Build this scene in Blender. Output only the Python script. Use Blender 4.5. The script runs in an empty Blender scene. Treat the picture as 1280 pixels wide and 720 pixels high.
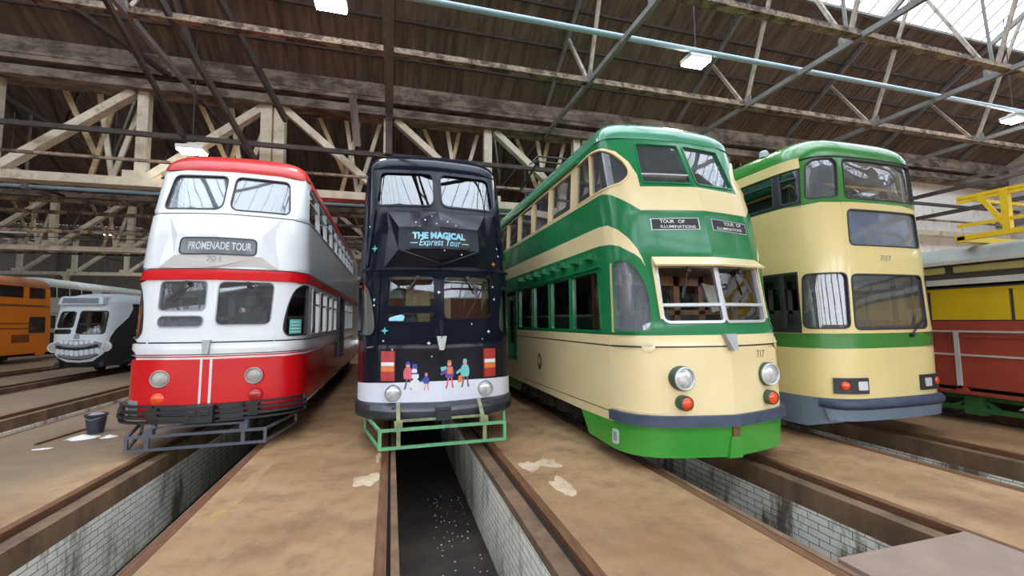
WORLD = 4.5; EXPOSURE = 0.45
import bpy, bmesh, math, random
from mathutils import Vector, Matrix, geometry
random.seed(7)
PI = math.pi
SC = bpy.context.scene
COL = SC.collection

# ------------------------------------------------------------------ materials
def ramp(nt, fac, stops):
    r = nt.nodes.new('ShaderNodeValToRGB')
    el = r.color_ramp.elements
    while len(el) < len(stops): el.new(.5)
    for e, (p, c) in zip(el, stops):
        e.position = p; e.color = (*c, 1)
    nt.links.new(fac, r.inputs[0]); return r.outputs[0]
def noise(nt, scale, detail=4, stretch=None, rough=.6, obj=True):
    tc = nt.nodes.new('ShaderNodeTexCoord'); v = tc.outputs['Object']
    if stretch:
        m = nt.nodes.new('ShaderNodeMapping'); m.inputs['Scale'].default_value = stretch
        nt.links.new(v, m.inputs[0]); v = m.outputs[0]
    n = nt.nodes.new('ShaderNodeTexNoise'); n.inputs['Scale'].default_value = scale
    n.inputs['Detail'].default_value = detail; n.inputs['Roughness'].default_value = rough
    nt.links.new(v, n.inputs['Vector']); return n.outputs['Fac']
def mixc(nt, fac, a, b, mode='MIX'):
    m = nt.nodes.new('ShaderNodeMix'); m.data_type = 'RGBA'; m.blend_type = mode
    for sock, val in ((m.inputs[0], fac), (m.inputs[6], a), (m.inputs[7], b)):
        if isinstance(val, (int, float)): sock.default_value = val
        elif isinstance(val, tuple): sock.default_value = (*val[:3], 1)
        else: nt.links.new(val, sock)
    return m.outputs[2]
def base(name):
    m = bpy.data.materials.new(name); m.use_nodes = True
    nt = m.node_tree; return m, nt, nt.nodes['Principled BSDF']
def mat(name, col, rough=.5, metal=0, coat=0, var=.12, scale=3.0, dirt=None, stretch=None, bump=0, spec=.5, dirtpos=(.5, .75)):
    m, nt, b = base(name)
    f = noise(nt, scale, 5, stretch)
    lo = tuple(max(0, c * (1 - var)) for c in col); hi = tuple(min(1, c * (1 + var)) for c in col)
    c = ramp(nt, f, [(.3, lo), (.7, hi)])
    if dirt:
        f2 = noise(nt, scale * .37 + .9, 7, stretch, .7)
        c = mixc(nt, ramp(nt, f2, [(dirtpos[0], (0, 0, 0)), (dirtpos[1], (1, 1, 1))]), c, dirt)
    nt.links.new(c, b.inputs['Base Color'])
    b.inputs['Roughness'].default_value = rough; b.inputs['Metallic'].default_value = metal
    b.inputs['Coat Weight'].default_value = coat; b.inputs['Coat Roughness'].default_value = .06
    b.inputs['Specular IOR Level'].default_value = spec
    if bump:
        bp = nt.nodes.new('ShaderNodeBump'); bp.inputs['Strength'].default_value = bump; bp.inputs['Distance'].default_value = .02
        nt.links.new(f, bp.inputs['Height']); nt.links.new(bp.outputs[0], b.inputs['Normal'])
    return m
def glass(name, tint=(.82, .86, .86), gain=1.7, rough=.015, film=0, filmcol=(.5, .58, .7)):
    m = bpy.data.materials.new(name); m.use_nodes = True; nt = m.node_tree; nt.nodes.clear()
    out = nt.nodes.new('ShaderNodeOutputMaterial'); tr = nt.nodes.new('ShaderNodeBsdfTransparent')
    gl = nt.nodes.new('ShaderNodeBsdfGlossy'); mx = nt.nodes.new('ShaderNodeMixShader')
    fr = nt.nodes.new('ShaderNodeFresnel'); mu = nt.nodes.new('ShaderNodeMath'); mu.operation = 'MULTIPLY'; mu.use_clamp = True
    fr.inputs['IOR'].default_value = 1.5; mu.inputs[1].default_value = gain
    tr.inputs[0].default_value = (*tint, 1); gl.inputs['Color'].default_value = (.97, .98, 1, 1); gl.inputs['Roughness'].default_value = rough
    nt.links.new(fr.outputs[0], mu.inputs[0]); nt.links.new(mu.outputs[0], mx.inputs[0])
    s = tr.outputs[0]
    if film:
        df = nt.nodes.new('ShaderNodeBsdfDiffuse'); f = noise(nt, 2.2, 4, (1, 1, .5))
        c = ramp(nt, f, [(.3, tuple(x * .8 for x in filmcol)), (.7, filmcol)]); nt.links.new(c, df.inputs[0])
        m2 = nt.nodes.new('ShaderNodeMixShader'); m2.inputs[0].default_value = film
        nt.links.new(tr.outputs[0], m2.inputs[1]); nt.links.new(df.outputs[0], m2.inputs[2]); s = m2.outputs[0]
    nt.links.new(s, mx.inputs[1]); nt.links.new(gl.outputs[0], mx.inputs[2])
    nt.links.new(mx.outputs[0], out.inputs[0]); return m
def emit(name, col, s):
    m = bpy.data.materials.new(name); m.use_nodes = True; nt = m.node_tree; nt.nodes.clear()
    out = nt.nodes.new('ShaderNodeOutputMaterial'); e = nt.nodes.new('ShaderNodeEmission')
    e.inputs[0].default_value = (*col, 1); e.inputs[1].default_value = s; nt.links.new(e.outputs[0], out.inputs[0]); return m

M = {}
M['green'] = mat('deep green coach paint', (.014, .20, .070), .22, coat=.4, spec=.4, var=.07, scale=1.5)
M['skirt_green'] = mat('bright green skirt paint', (.045, .30, .035), .35, coat=.3, var=.08, scale=2)
M['leaf_green'] = mat('mid green paint', (.045, .24, .045), .25, coat=.6, var=.06, scale=1.5)
M['roof_green'] = mat('pale green roof paint', (.075, .31, .18), .25, coat=.6, var=.12, scale=2.0)
M['cream'] = mat('cream coach paint', (.84, .70, .39), .28, coat=.5, var=.05, scale=1.2)
M['cream7'] = mat('yellow cream paint', (.83, .70, .32), .25, coat=.5, var=.05, scale=1.2)
M['white'] = mat('white coach paint', (.78, .82, .84), .22, coat=.6, var=.03, scale=1.5)
M['white_wrap'] = mat('white vinyl band', (.72, .75, .86), .4, var=.04, scale=3)
M['red'] = mat('scarlet coach paint', (.66, .008, .012), .25, coat=.22, spec=.35, var=.06, scale=1.4)
M['roof_red'] = mat('scarlet roof paint', (.60, .022, .02), .35, coat=.3, var=.08, scale=1.6)
M['black'] = mat('blue black gloss wrap', (.008, .0105, .019), .14, coat=.08, var=.25, scale=1.2, spec=.16)
M['black_line'] = mat('black lining', (.02, .02, .025), .4)
M['pink_line'] = mat('white lining', (.82, .74, .74), .4)
M['maroon'] = mat('maroon side paint', (.10, .008, .012), .3, coat=.4)
M['navy_rubber'] = mat('navy rubber bumper', (.045, .065, .11), .5, var=.25, scale=6, bump=.15)
M['blue_grey'] = mat('blue grey paint', (.15, .205, .27), .42, var=.08, scale=3, coat=.2)
M['black_steel'] = mat('worn black steel', (.018, .019, .023), .45, var=.4, scale=8, dirt=(.10, .02, .02), dirtpos=(.62, .72), bump=.2)
M['fender_grey'] = mat('dark grey frame paint', (.075, .085, .105), .5, var=.15)
M['fender_green'] = mat('pale green frame paint', (.12, .36, .17), .5, var=.2, scale=9, dirt=(.13, .08, .05), dirtpos=(.6, .75))
M['rust_green'] = mat('rusty green rods', (.22, .25, .12), .6, var=.3, scale=9)
M['chrome'] = mat('brushed chrome', (.75, .76, .78), .18, metal=1, var=.05)
M['silver'] = mat('silver window frame', (.62, .65, .67), .32, metal=.4, var=.06)
M['dark_frame'] = mat('dark rubber window seal', (.03, .034, .04), .5)
M['grey_plate'] = mat('grey cast plate', (.36, .38, .39), .4, metal=.3)
M['lens'] = mat('headlamp reflector', (.60, .62, .64), .2, metal=.3, var=.4, scale=15, coat=.7)
M['lens_clear'] = mat('clear lamp glass', (.66, .69, .71), .2, var=.06, coat=.8)
M['lens_dull'] = mat('dull headlamp lens', (.42, .40, .37), .35, var=.25, scale=12, coat=.5)
M['amber'] = mat('amber red lamp lens', (.80, .07, .012), .25, coat=.6, var=.25, scale=14)
M['redlens'] = mat('red lamp lens', (.42, .02, .025), .25, coat=.6, var=.15, scale=14)
M['orangelens'] = mat('orange lamp lens', (.75, .2, .03), .25, coat=.6)
M['lamp_green'] = mat('dark green lamp housing', (.05, .10, .055), .4)
M['blind'] = mat('black destination blind', (.02, .024, .028), .5)
M['blind_grey'] = mat('slate destination blind', (.14, .17, .19), .4, coat=.4)
M['letter'] = mat('white lettering', (.82, .84, .85), .5)
M['letter_dim'] = mat('pale grey lettering', (.55, .60, .62), .5)
M['num_dark'] = mat('dark grey fleet numerals', (.10, .09, .08), .5)
M['num_grey'] = mat('grey fleet numerals', (.28, .29, .31), .5)
M['ice'] = mat('ice blue lettering', (.30, .66, .92), .45, var=.25, scale=8)
M['teal'] = mat('teal sticker', (.16, .58, .60), .5)
M['aqua'] = mat('aqua sticker', (.10, .50, .45), .5)
M['pink'] = mat('pink print', (.75, .13, .19), .5); M['blue'] = mat('blue print', (.03, .07, .42), .5)
M['skin'] = mat('peach print', (.75, .36, .24), .5); M['purple'] = mat('purple print', (.14, .06, .32), .5)
M['orangeprint'] = mat('orange print', (.75, .2, .07), .5); M['grey_print'] = mat('grey print', (.12, .12, .13), .5)
M['wood'] = mat('varnished oak', (.42, .19, .075), .4, var=.3, scale=2.5, stretch=(6, 6, .6), coat=.2)
M['wood_pale'] = mat('pale ply panel', (.62, .46, .26), .45, var=.15, scale=2.5, stretch=(6, 6, .6))
M['brick_reflect'] = mat('red brown reflection panel', (.26, .075, .04), .6, var=.15)
M['inside'] = mat('dim cream lining', (.34, .31, .26), .6, var=.1)
M['inside_dark'] = mat('dark lining', (.05, .05, .05), .6)
M['floorboard'] = mat('brown deck boards', (.09, .06, .045), .7)
M['seat'] = mat('green moquette', (.06, .13, .10), .8, var=.3, scale=20)
M['seat_frame'] = mat('cream seat rail', (.55, .48, .33), .4)
M['yellow_pole'] = mat('yellow handrail', (.75, .50, .05), .35)
M['curtain'] = mat('pale blind cloth', (.55, .52, .46), .8, var=.12, scale=3, stretch=(5, 5, .5))
M['under'] = mat('grimy underframe', (.028, .022, .018), .8, var=.5, scale=7)
M['wheel'] = mat('worn steel wheel', (.10, .085, .075), .5, metal=.6, var=.3)
M['copper_black'] = mat('dark tube steel', (.03, .03, .032), .5)
M['pane'] = glass('window glass', (.80, .84, .83), 2.4)
M['pane_clear'] = glass('clear windscreen glass', (.88, .90, .90), 1.7)
M['pane_pale_reflect'] = glass('pale reflection film glass', (.60, .66, .74), 3.0, .03, .30, (.46, .52, .60))  # bluish diffuse film paints the reflected pale sky into the pane
M['pane_dark'] = glass('smoked glass', (.45, .48, .5), 3.0)
M['pane_slate'] = glass('slate film glass', (.3, .34, .4), 2.0, .02, .93, (.17, .23, .33))  # slate-blue diffuse film covers nearly the whole pane
M['pane_grey_reflect'] = glass('grey reflection film glass', (.80, .84, .84), 2.6, .02, .16, (.42, .46, .52))  # grey diffuse film paints a soft reflection into the pane
M['pane_sky'] = glass('roof light glass', (.95, .97, 1), .6)
# setting
def floor_mat():
    m, nt, b = base('worn concrete floor')
    f1 = noise(nt, .55, 6, None, .62); f2 = noise(nt, 2.3, 8, None, .7); f3 = noise(nt, 9, 5); f4 = noise(nt, .9, 8, (1, .25, 1), .7)
    c = ramp(nt, f1, [(.34, (.23, .12, .057)), (.5, (.37, .22, .11)), (.66, (.48, .315, .165))])
    c = mixc(nt, ramp(nt, f2, [(.48, (0, 0, 0)), (.72, (.85, .85, .85))]), c, (.17, .092, .05))
    c = mixc(nt, ramp(nt, f4, [(.58, (0, 0, 0)), (.72, (.6, .6, .6))]), c, (.52, .38, .23))
    f5 = noise(nt, .28, 3, None, .5); c = mixc(nt, ramp(nt, f5, [(.45, (0, 0, 0)), (.62, (.55, .55, .55))]), c, (.19, .10, .05))
    c = mixc(nt, ramp(nt, f3, [(.62, (0, 0, 0)), (.8, (.5, .5, .5))]), c, (.13, .09, .07))
    # the floor turns greyer and darker to the left of the red tram
    tc = nt.nodes.new('ShaderNodeTexCoord'); sx = nt.nodes.new('ShaderNodeSeparateXYZ'); nt.links.new(tc.outputs['Object'], sx.inputs[0])
    mr = nt.nodes.new('ShaderNodeMapRange'); mr.inputs[1].default_value = -2.9; mr.inputs[2].default_value = -4.2; nt.links.new(sx.outputs[0], mr.inputs[0])
    mu = nt.nodes.new('ShaderNodeMath'); mu.operation = 'MULTIPLY'; mu.inputs[1].default_value = .72; nt.links.new(mr.outputs[0], mu.inputs[0])
    c = mixc(nt, mu.outputs[0], c, ramp(nt, f2, [(.3, (.135, .10, .072)), (.7, (.24, .185, .13))]))
    nt.links.new(c, b.inputs['Base Color'])
    r = ramp(nt, f2, [(.3, (.42,) * 3), (.7, (.7,) * 3)]); nt.links.new(r, b.inputs['Roughness'])
    bp = nt.nodes.new('ShaderNodeBump'); bp.inputs['Strength'].default_value = .25; bp.inputs['Distance'].default_value = .015
    nt.links.new(f2, bp.inputs['Height']); nt.links.new(bp.outputs[0], b.inputs['Normal']); return m
def brick_mat(name, c1, c2, mortar, bw=.23, bh=.075, dirt=(.06, .045, .03), dp=(.5, .62), rough=.3, axis='YZ', big=1.0, stretch=None):
    m, nt, b = base(name)
    tc = nt.nodes.new('ShaderNodeTexCoord'); s = nt.nodes.new('ShaderNodeSeparateXYZ'); cb = nt.nodes.new('ShaderNodeCombineXYZ')
    nt.links.new(tc.outputs['Object'], s.inputs[0]); nt.links.new(s.outputs[1 if axis == 'YZ' else 0], cb.inputs[0]); nt.links.new(s.outputs[2], cb.inputs[1])
    br = nt.nodes.new('ShaderNodeTexBrick'); nt.links.new(cb.outputs[0], br.inputs['Vector'])
    br.inputs['Color1'].default_value = (*c1, 1); br.inputs['Color2'].default_value = (*c2, 1); br.inputs['Mortar'].default_value = (*mortar, 1)
    br.inputs['Scale'].default_value = 1; br.inputs['Mortar Size'].default_value = .0045; br.inputs['Brick Width'].default_value = bw; br.inputs['Row Height'].default_value = bh
    f = noise(nt, 1.6 * big, 8, stretch, .72)
    c = mixc(nt, ramp(nt, f, [(dp[0], (0, 0, 0)), (dp[1], (.9, .9, .9))]), br.outputs['Color'], dirt)
    f2 = noise(nt, 5 * big, 6, (1, 1, .25)); c = mixc(nt, ramp(nt, f2, [(.56, (0, 0, 0)), (.74, (.6,) * 3)]), c, (.30, .19, .08))
    nt.links.new(c, b.inputs['Base Color']); b.inputs['Roughness'].default_value = rough
    return m
M['floor'] = floor_mat()
M['pit_brick'] = brick_mat('white glazed brick', (.95, .93, .84), (.88, .86, .77), (.20, .15, .10), dirt=(.10, .065, .035), dp=(.50, .60), stretch=(1, 1, .3))
M['pit_conc'] = mat('stained concrete edge', (.165, .095, .052), .8, var=.4, scale=3, dirt=(.05, .035, .025), stretch=(1, 1, .4), bump=.3)
M['pit_floor'] = mat('oily pit floor', (.035, .026, .020), .75, var=.5, scale=3, dirt=(.10, .07, .05), dirtpos=(.62, .8))
M['rail'] = mat('rusty rail steel', (.17, .08, .04), .45, var=.35, scale=6, stretch=(4, .6, 4), metal=.25)
M['groove'] = mat('dirt in the rail groove', (.02, .014, .011), .9)
M['cover'] = mat('steel pit cover', (.27, .19, .15), .6, var=.15, scale=4)
M['sheet'] = mat('brown asbestos sheet', (.165, .122, .10), .85, var=.35, scale=1.3, stretch=(3, .35, .35), dirt=(.06, .042, .036), dirtpos=(.45, .7))
M['beam_rust'] = mat('flaking rusty cream beam', (.27, .20, .14), .8, var=.5, scale=7, dirt=(.055, .03, .02), dirtpos=(.46, .58), bump=.4)
M['beam_cream'] = mat('dirty cream steel', (.60, .53, .41), .7, var=.2, scale=3, dirt=(.17, .11, .06), dirtpos=(.55, .75), bump=.2)
M['strut_dirty'] = mat('dirty cream strut', (.36, .31, .25), .75, var=.25, scale=5, dirt=(.12, .08, .055), dirtpos=(.5, .7))
M['beam_dark'] = mat('dark steel', (.055, .043, .037), .8, var=.4, scale=4)
M['beam_grey'] = mat('grey painted steel', (.20, .19, .185), .7, var=.2, scale=4, dirt=(.08, .06, .05), dirtpos=(.55, .75))
M['beam_yellow'] = mat('ochre strut', (.42, .31, .16), .7, var=.3, scale=6)
M['gutter'] = mat('peeling gutter plate', (.235, .185, .145), .85, var=.45, scale=4, stretch=(.5, 1, 1), dirt=(.07, .045, .033), dirtpos=(.45, .6), bump=.3)
M['pipe_blue'] = mat('pale blue pipe', (.30, .43, .52), .4, var=.08)
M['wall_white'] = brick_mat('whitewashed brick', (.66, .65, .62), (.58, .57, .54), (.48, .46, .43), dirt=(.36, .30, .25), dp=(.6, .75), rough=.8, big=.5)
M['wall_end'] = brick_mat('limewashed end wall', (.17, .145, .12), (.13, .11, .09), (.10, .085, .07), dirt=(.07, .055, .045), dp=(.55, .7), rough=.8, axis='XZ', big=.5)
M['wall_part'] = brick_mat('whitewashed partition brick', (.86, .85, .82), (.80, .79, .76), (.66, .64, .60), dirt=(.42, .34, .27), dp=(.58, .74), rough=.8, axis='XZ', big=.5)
M['wall_red'] = brick_mat('red brick', (.30, .085, .05), (.22, .06, .04), (.3, .25, .2), dirt=(.12, .06, .04), dp=(.6, .75), rough=.8, axis='XZ')
M['yellow_paint'] = mat('worn yellow floor paint', (.42, .265, .10), .6, var=.2, scale=6, dirt=(.34, .21, .11), dirtpos=(.38, .54))
M['white_spill'] = mat('dried white spill', (.55, .42, .29), .7, var=.15, scale=8, dirt=(.38, .25, .14), dirtpos=(.46, .62))
M['lamp_body'] = mat('white lamp housing', (.7, .7, .68), .4)
M['led'] = emit('lit lamp lens', (1.0, .97, .86), 70)
M['orange'] = mat('orange tram paint', (.92, .24, .008), .4, coat=.2, var=.06)
M['orange_roof'] = mat('faded orange roof', (.52, .19, .08), .6, var=.1)
M['brown_text'] = mat('brown print', (.25, .06, .01), .5)
M['skullwhite'] = mat('pale blue white paint', (.68, .76, .82), .4, var=.04)
M['works_red'] = mat('dull oxide red paint', (.30, .042, .026), .55, var=.15, scale=3, dirt=(.14, .03, .02), dirtpos=(.55, .75))
M['works_yellow'] = mat('mustard panel', (.58, .39, .006), .5, var=.08)
M['works_olive'] = mat('dusty olive yellow', (.40, .34, .13), .6, var=.1)
M['works_grey'] = mat('greenish grey roof', (.21, .235, .215), .5, var=.2, scale=2)
M['works_silver'] = mat('dusty silver rail', (.46, .45, .43), .5, var=.1)
M['gantry'] = mat('yellow gantry paint', (.80, .55, .015), .4, var=.1)
M['truck_green'] = mat('dirty green truck', (.03, .13, .035), .6, var=.4, scale=6)
M['bucket'] = mat('black blue plastic', (.03, .04, .06), .4)
M['paper'] = mat('crumpled white paper', (.72, .70, .67), .7, bump=.4, scale=12)

# ------------------------------------------------------------------ mesh helpers
class MB:
    def __init__(s): s.v = []; s.f = []; s.m = []; s.n = None
    def add(s, vs, fs, m=0):
        o = len(s.v); s.v += [tuple(v) for v in vs]
        for f in fs: s.f.append(tuple(i + o for i in f)); s.m.append(m)
        return s
    def box(s, a, b, m=0):
        x0, y0, z0 = a; x1, y1, z1 = b
        x0, x1 = min(x0, x1), max(x0, x1); y0, y1 = min(y0, y1), max(y0, y1); z0, z1 = min(z0, z1), max(z0, z1)
        return s.add([(x0, y0, z0), (x1, y0, z0), (x1, y1, z0), (x0, y1, z0), (x0, y0, z1), (x1, y0, z1), (x1, y1, z1), (x0, y1, z1)],
                     [(0, 3, 2, 1), (4, 5, 6, 7), (0, 1, 5, 4), (1, 2, 6, 5), (2, 3, 7, 6), (3, 0, 4, 7)], m)
    def beam(s, p, q, w, h, m=0, up=(0, 0, 1)):
        p = Vector(p); q = Vector(q); d = (q - p).normalized(); u = Vector(up)
        if abs(d.dot(u)) > .98: u = Vector((0, 1, 0))
        r = d.cross(u).normalized(); u = r.cross(d)
        vs = [c + r * a * w / 2 + u * b * h / 2 for c in (p, q) for a, b in ((-1, -1), (1, -1), (1, 1), (-1, 1))]
        return s.add(vs, [(0, 1, 2, 3), (7, 6, 5, 4), (0, 4, 5, 1), (1, 5, 6, 2), (2, 6, 7, 3), (3, 7, 4, 0)], m)
    def angle(s, p, q, w, t, m=0, up=(0, 0, 1)):     # an L section
        p = Vector(p); q = Vector(q); d = (q - p).normalized(); u = Vector(up)
        if abs(d.dot(u)) > .98: u = Vector((0, 1, 0))
        r = d.cross(u).normalized(); u = r.cross(d)
        pr = [(0, 0), (w, 0), (w, t), (t, t), (t, w), (0, w)]
        vs = [c + r * (a - w / 3) + u * (b - w / 3) for c in (p, q) for a, b in pr]
        fs = [tuple(range(5, -1, -1)), tuple(range(6, 12))] + [(i, (i + 1) % 6, 6 + (i + 1) % 6, 6 + i) for i in range(6)]
        return s.add(vs, fs, m)
    def tube(s, pts, r, n=8, m=0, caps=True):
        pts = [Vector(p) for p in pts]; rings = []
        d0 = (pts[1] - pts[0]).normalized(); u = Vector((0, 0, 1)) if abs(d0.z) < .9 else Vector((1, 0, 0))
        for i, p in enumerate(pts):
            a = pts[max(i - 1, 0)]; b = pts[min(i + 1, len(pts) - 1)]; d = (b - a).normalized()
            x = d.cross(u).normalized(); y = x.cross(d).normalized(); u = y
            rr = r[i] if isinstance(r, (list, tuple)) else r
            rings.append([p + x * math.cos(t) * rr + y * math.sin(t) * rr for t in [2 * PI * k / n for k in range(n)]])
        vs = [v for g in rings for v in g]; fs = []
        for i in range(len(pts) - 1):
            for k in range(n): fs.append((i * n + k, i * n + (k + 1) % n, (i + 1) * n + (k + 1) % n, (i + 1) * n + k))
        if caps: fs += [tuple(range(n - 1, -1, -1)), tuple(range((len(pts) - 1) * n, len(pts) * n))]
        return s.add(vs, fs, m)
    def lathe(s, o, axis, prof, n=24, m=0, ms=None):    # prof: (radius, distance along axis)
        o = Vector(o); a = Vector(axis).normalized(); x = a.cross(Vector((0, 0, 1)) if abs(a.z) < .9 else Vector((1, 0, 0))).normalized(); y = a.cross(x)
        vs = [o + a * d + (x * math.cos(2 * PI * k / n) + y * math.sin(2 * PI * k / n)) * r for r, d in prof for k in range(n)]
        b = len(s.v); s.v += [tuple(v) for v in vs]
        for i in range(len(prof) - 1):
            for k in range(n):
                s.f.append((b + i * n + k, b + (i + 1) * n + k, b + (i + 1) * n + (k + 1) % n, b + i * n + (k + 1) % n)); s.m.append(ms[i] if ms else m)
        if prof[-1][0] > 1e-4: s.f.append(tuple(b + (len(prof) - 1) * n + k for k in range(n - 1, -1, -1))); s.m.append(ms[-1] if ms else m)
        return s
    def poly(s, pts, m=0): return s.add(pts, [tuple(range(len(pts)))], m)
    def build(s, name, mats, parent=None, smooth=False, loc=None, auto=None):
        me = bpy.data.meshes.new(name); me.from_pydata(s.v, [], s.f)
        for mm in (mats if isinstance(mats, (list, tuple)) else [mats]): me.materials.append(mm)
        if any(s.m): me.polygons.foreach_set('material_index', s.m)
        if smooth: me.polygons.foreach_set('use_smooth', [True] * len(s.f))
        me.update()
        if auto: me.set_sharp_from_angle(angle=auto)
        ob = bpy.data.objects.new(name, me); COL.objects.link(ob)
        if parent: ob.parent = parent
        if loc: ob.location = loc
        return ob
def bevel(ob, w=.01, seg=2):
    md = ob.modifiers.new('bevel', 'BEVEL'); md.width = w; md.segments = seg; md.limit_method = 'ANGLE'; return ob
def thing(name, loc, label, cat, group=None):
    o = bpy.data.objects.new(name, None); COL.objects.link(o); o.location = loc; o.empty_display_size = .2
    return tag(o, label, cat, group)
def tag(o, label, cat, group=None):
    o['label'] = label; o['category'] = cat
    if group: o['group'] = group
    return o
def struct(o): o['kind'] = 'structure'; return o
def rpoly(pts, r, n=5):
    out = []; N = len(pts)
    rs = r if isinstance(r, (list, tuple)) else [r] * N
    for i in range(N):
        p = Vector(pts[i]); a = Vector(pts[i - 1]); b = Vector(pts[(i + 1) % N]); rr = rs[i]
        if rr <= 0: out.append(tuple(p)); continue
        da = (a - p); db = (b - p); rr = min(rr, da.length * .48, db.length * .48)
        p0 = p + da.normalized() * rr; p1 = p + db.normalized() * rr
        for k in range(n + 1):
            t = k / n; out.append(tuple(p0 * (1 - t) ** 2 + p * 2 * t * (1 - t) + p1 * t * t))
    return out
def subdiv(pts, step=.06, closed=True, lim=2.6):
    out = []; N = len(pts)
    for i in range(N if closed else N - 1):
        a = pts[i]; b = pts[(i + 1) % N]
        L = math.hypot(b[0] - a[0], b[1] - a[1])
        st = step if min(abs(a[0]), abs(b[0])) < lim else .5
        n = max(1, int(math.ceil(L / st)))
        for k in range(n): out.append((a[0] + (b[0] - a[0]) * k / n, a[1] + (b[1] - a[1]) * k / n))
    if not closed: out.append(pts[-1])
    return out
def inside(p, poly):
    x, y = p; c = False; j = len(poly) - 1
    for i in range(len(poly)):
        xi, yi = poly[i]; xj, yj = poly[j]
        if (yi > y) != (yj > y) and x < (xj - xi) * (y - yi) / (yj - yi) + xi: c = not c
        j = i
    return c
def area(p): return sum(p[i - 1][0] * p[i][1] - p[i][0] * p[i - 1][1] for i in range(len(p))) / 2

def lerp_tab(tab,x):
    if x<=tab[0][0]: return tab[0][1]
    for (a,b),(c,d) in zip(tab,tab[1:]):
        if x<=c: return b+(d-b)*(x-a)/(c-a)
    return tab[-1][1]
def chaikin(pts,n=2):
    for _ in range(n):
        q=[pts[0]]
        for a,b in zip(pts,pts[1:]):
            q+= [tuple(.75*u+.25*w for u,w in zip(a,b)),tuple(.25*u+.75*w for u,w in zip(a,b))]
        q.append(pts[-1]); pts=q
    return pts
class Surf:
    # plan: half outline from nose to the middle of the car (x, y); mirrored behind to the tail
    def __init__(S,X,Y,plan,off,sx,L=13.2,yr=2.0,eave=4.16,crown=.5,dome=2.2,rk=.8):
        S.X,S.Y,S.off,S.sx,S.L,S.yr,S.eave,S.crown,S.dome,S.rk=X,Y,off,sx,L,yr,eave,crown,dome,rk
        h=chaikin(plan,2); h=[q for q in h if q[1]<L/2]
        hw=plan[-1][0]
        full=h+[(x,L-y) for x,y in reversed(h)]
        S.pts=full; S.cum=[0]
        for a,b in zip(full,full[1:]): S.cum.append(S.cum[-1]+math.hypot(b[0]-a[0],b[1]-a[1]))
        S.smax=S.cum[-1]
    def plan(S,a):
        import bisect
        a=min(max(a,0),S.smax-1e-6)
        i=max(1,bisect.bisect_right(S.cum,a)); i=min(i,len(S.cum)-1)
        t=(a-S.cum[i-1])/(S.cum[i]-S.cum[i-1])
        p,q=S.pts[i-1],S.pts[i]
        return p[0]+(q[0]-p[0])*t,p[1]+(q[1]-p[1])*t
    def P(S,s,z,d=0):
        if d:
            n=S.N(s,z); p=S.P(s,z); return tuple(a+d*b for a,b in zip(p,n))
        x,y=S.plan(abs(s)); x*=math.copysign(1,s)
        zz=min(z,S.eave); o=lerp_tab(S.off,zz); k=lerp_tab(S.sx,zz)
        w=max(0,1-y/S.yr)**1.5; w2=max(0,1-(S.L-y)/S.yr)**1.5
        return (x*k, y+o*w-o*w2, z)
    def N(S,s,z,side=None):
        e=.012
        if side is None: side=1 if s>=0 else -1
        s0=s
        if abs(s)<e: s0=side*e
        a=S.P(s0-e*.9,z);b=S.P(s0+e*.9,z);c=S.P(s0,z-e);f=S.P(s0,z+e)
        u=[q-p for p,q in zip(a,b)];v=[q-p for p,q in zip(c,f)]
        n=(u[1]*v[2]-u[2]*v[1],u[2]*v[0]-u[0]*v[2],u[0]*v[1]-u[1]*v[0])
        l=math.sqrt(sum(q*q for q in n)) or 1
        return tuple(q/l for q in n)
    def R(S,s,a):
        # roof shell: a from 0 (eave) to pi/2 (crown)
        x,y,z=S.P(s,S.eave); k=math.cos(a)**S.rk
        yc=min(max(y,S.dome),S.L-S.dome)
        return (x*k, yc+(y-yc)*k, S.eave+S.crown*math.sin(a))
BPLAN=[(0,0),(.3,.055),(.6,.125),(.75,.17),(.9,.245),(1.01,.345),(1.09,.47),(1.135,.62),(1.15,.82),(1.15,1.5),(1.15,4),(1.15,9)]
BOFF=[(.17,.03),(.53,.0),(1.41,.03),(1.585,.07),(1.705,.09),(2.343,.226),(2.46,.24),(3.075,.37),(3.4,.49),(4.09,.80),(4.16,.83)]
BSX=[(.1,1),(2.5,1),(3.4,.965),(4.16,.93)]
CPLAN=[(0,0),(.45,.006),(.75,.03),(.92,.09),(1.04,.19),(1.12,.31),(1.17,.46),(1.195,.66),(1.2,1.1),(1.2,4),(1.2,9)]
COFF=[(.1,.05),(.6,0),(1.6,0),(2.3,.04),(3.4,.1),(3.97,.13),(4.1,.15)]
CSX=[(.1,1),(2.5,1),(4.1,.97)]
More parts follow.
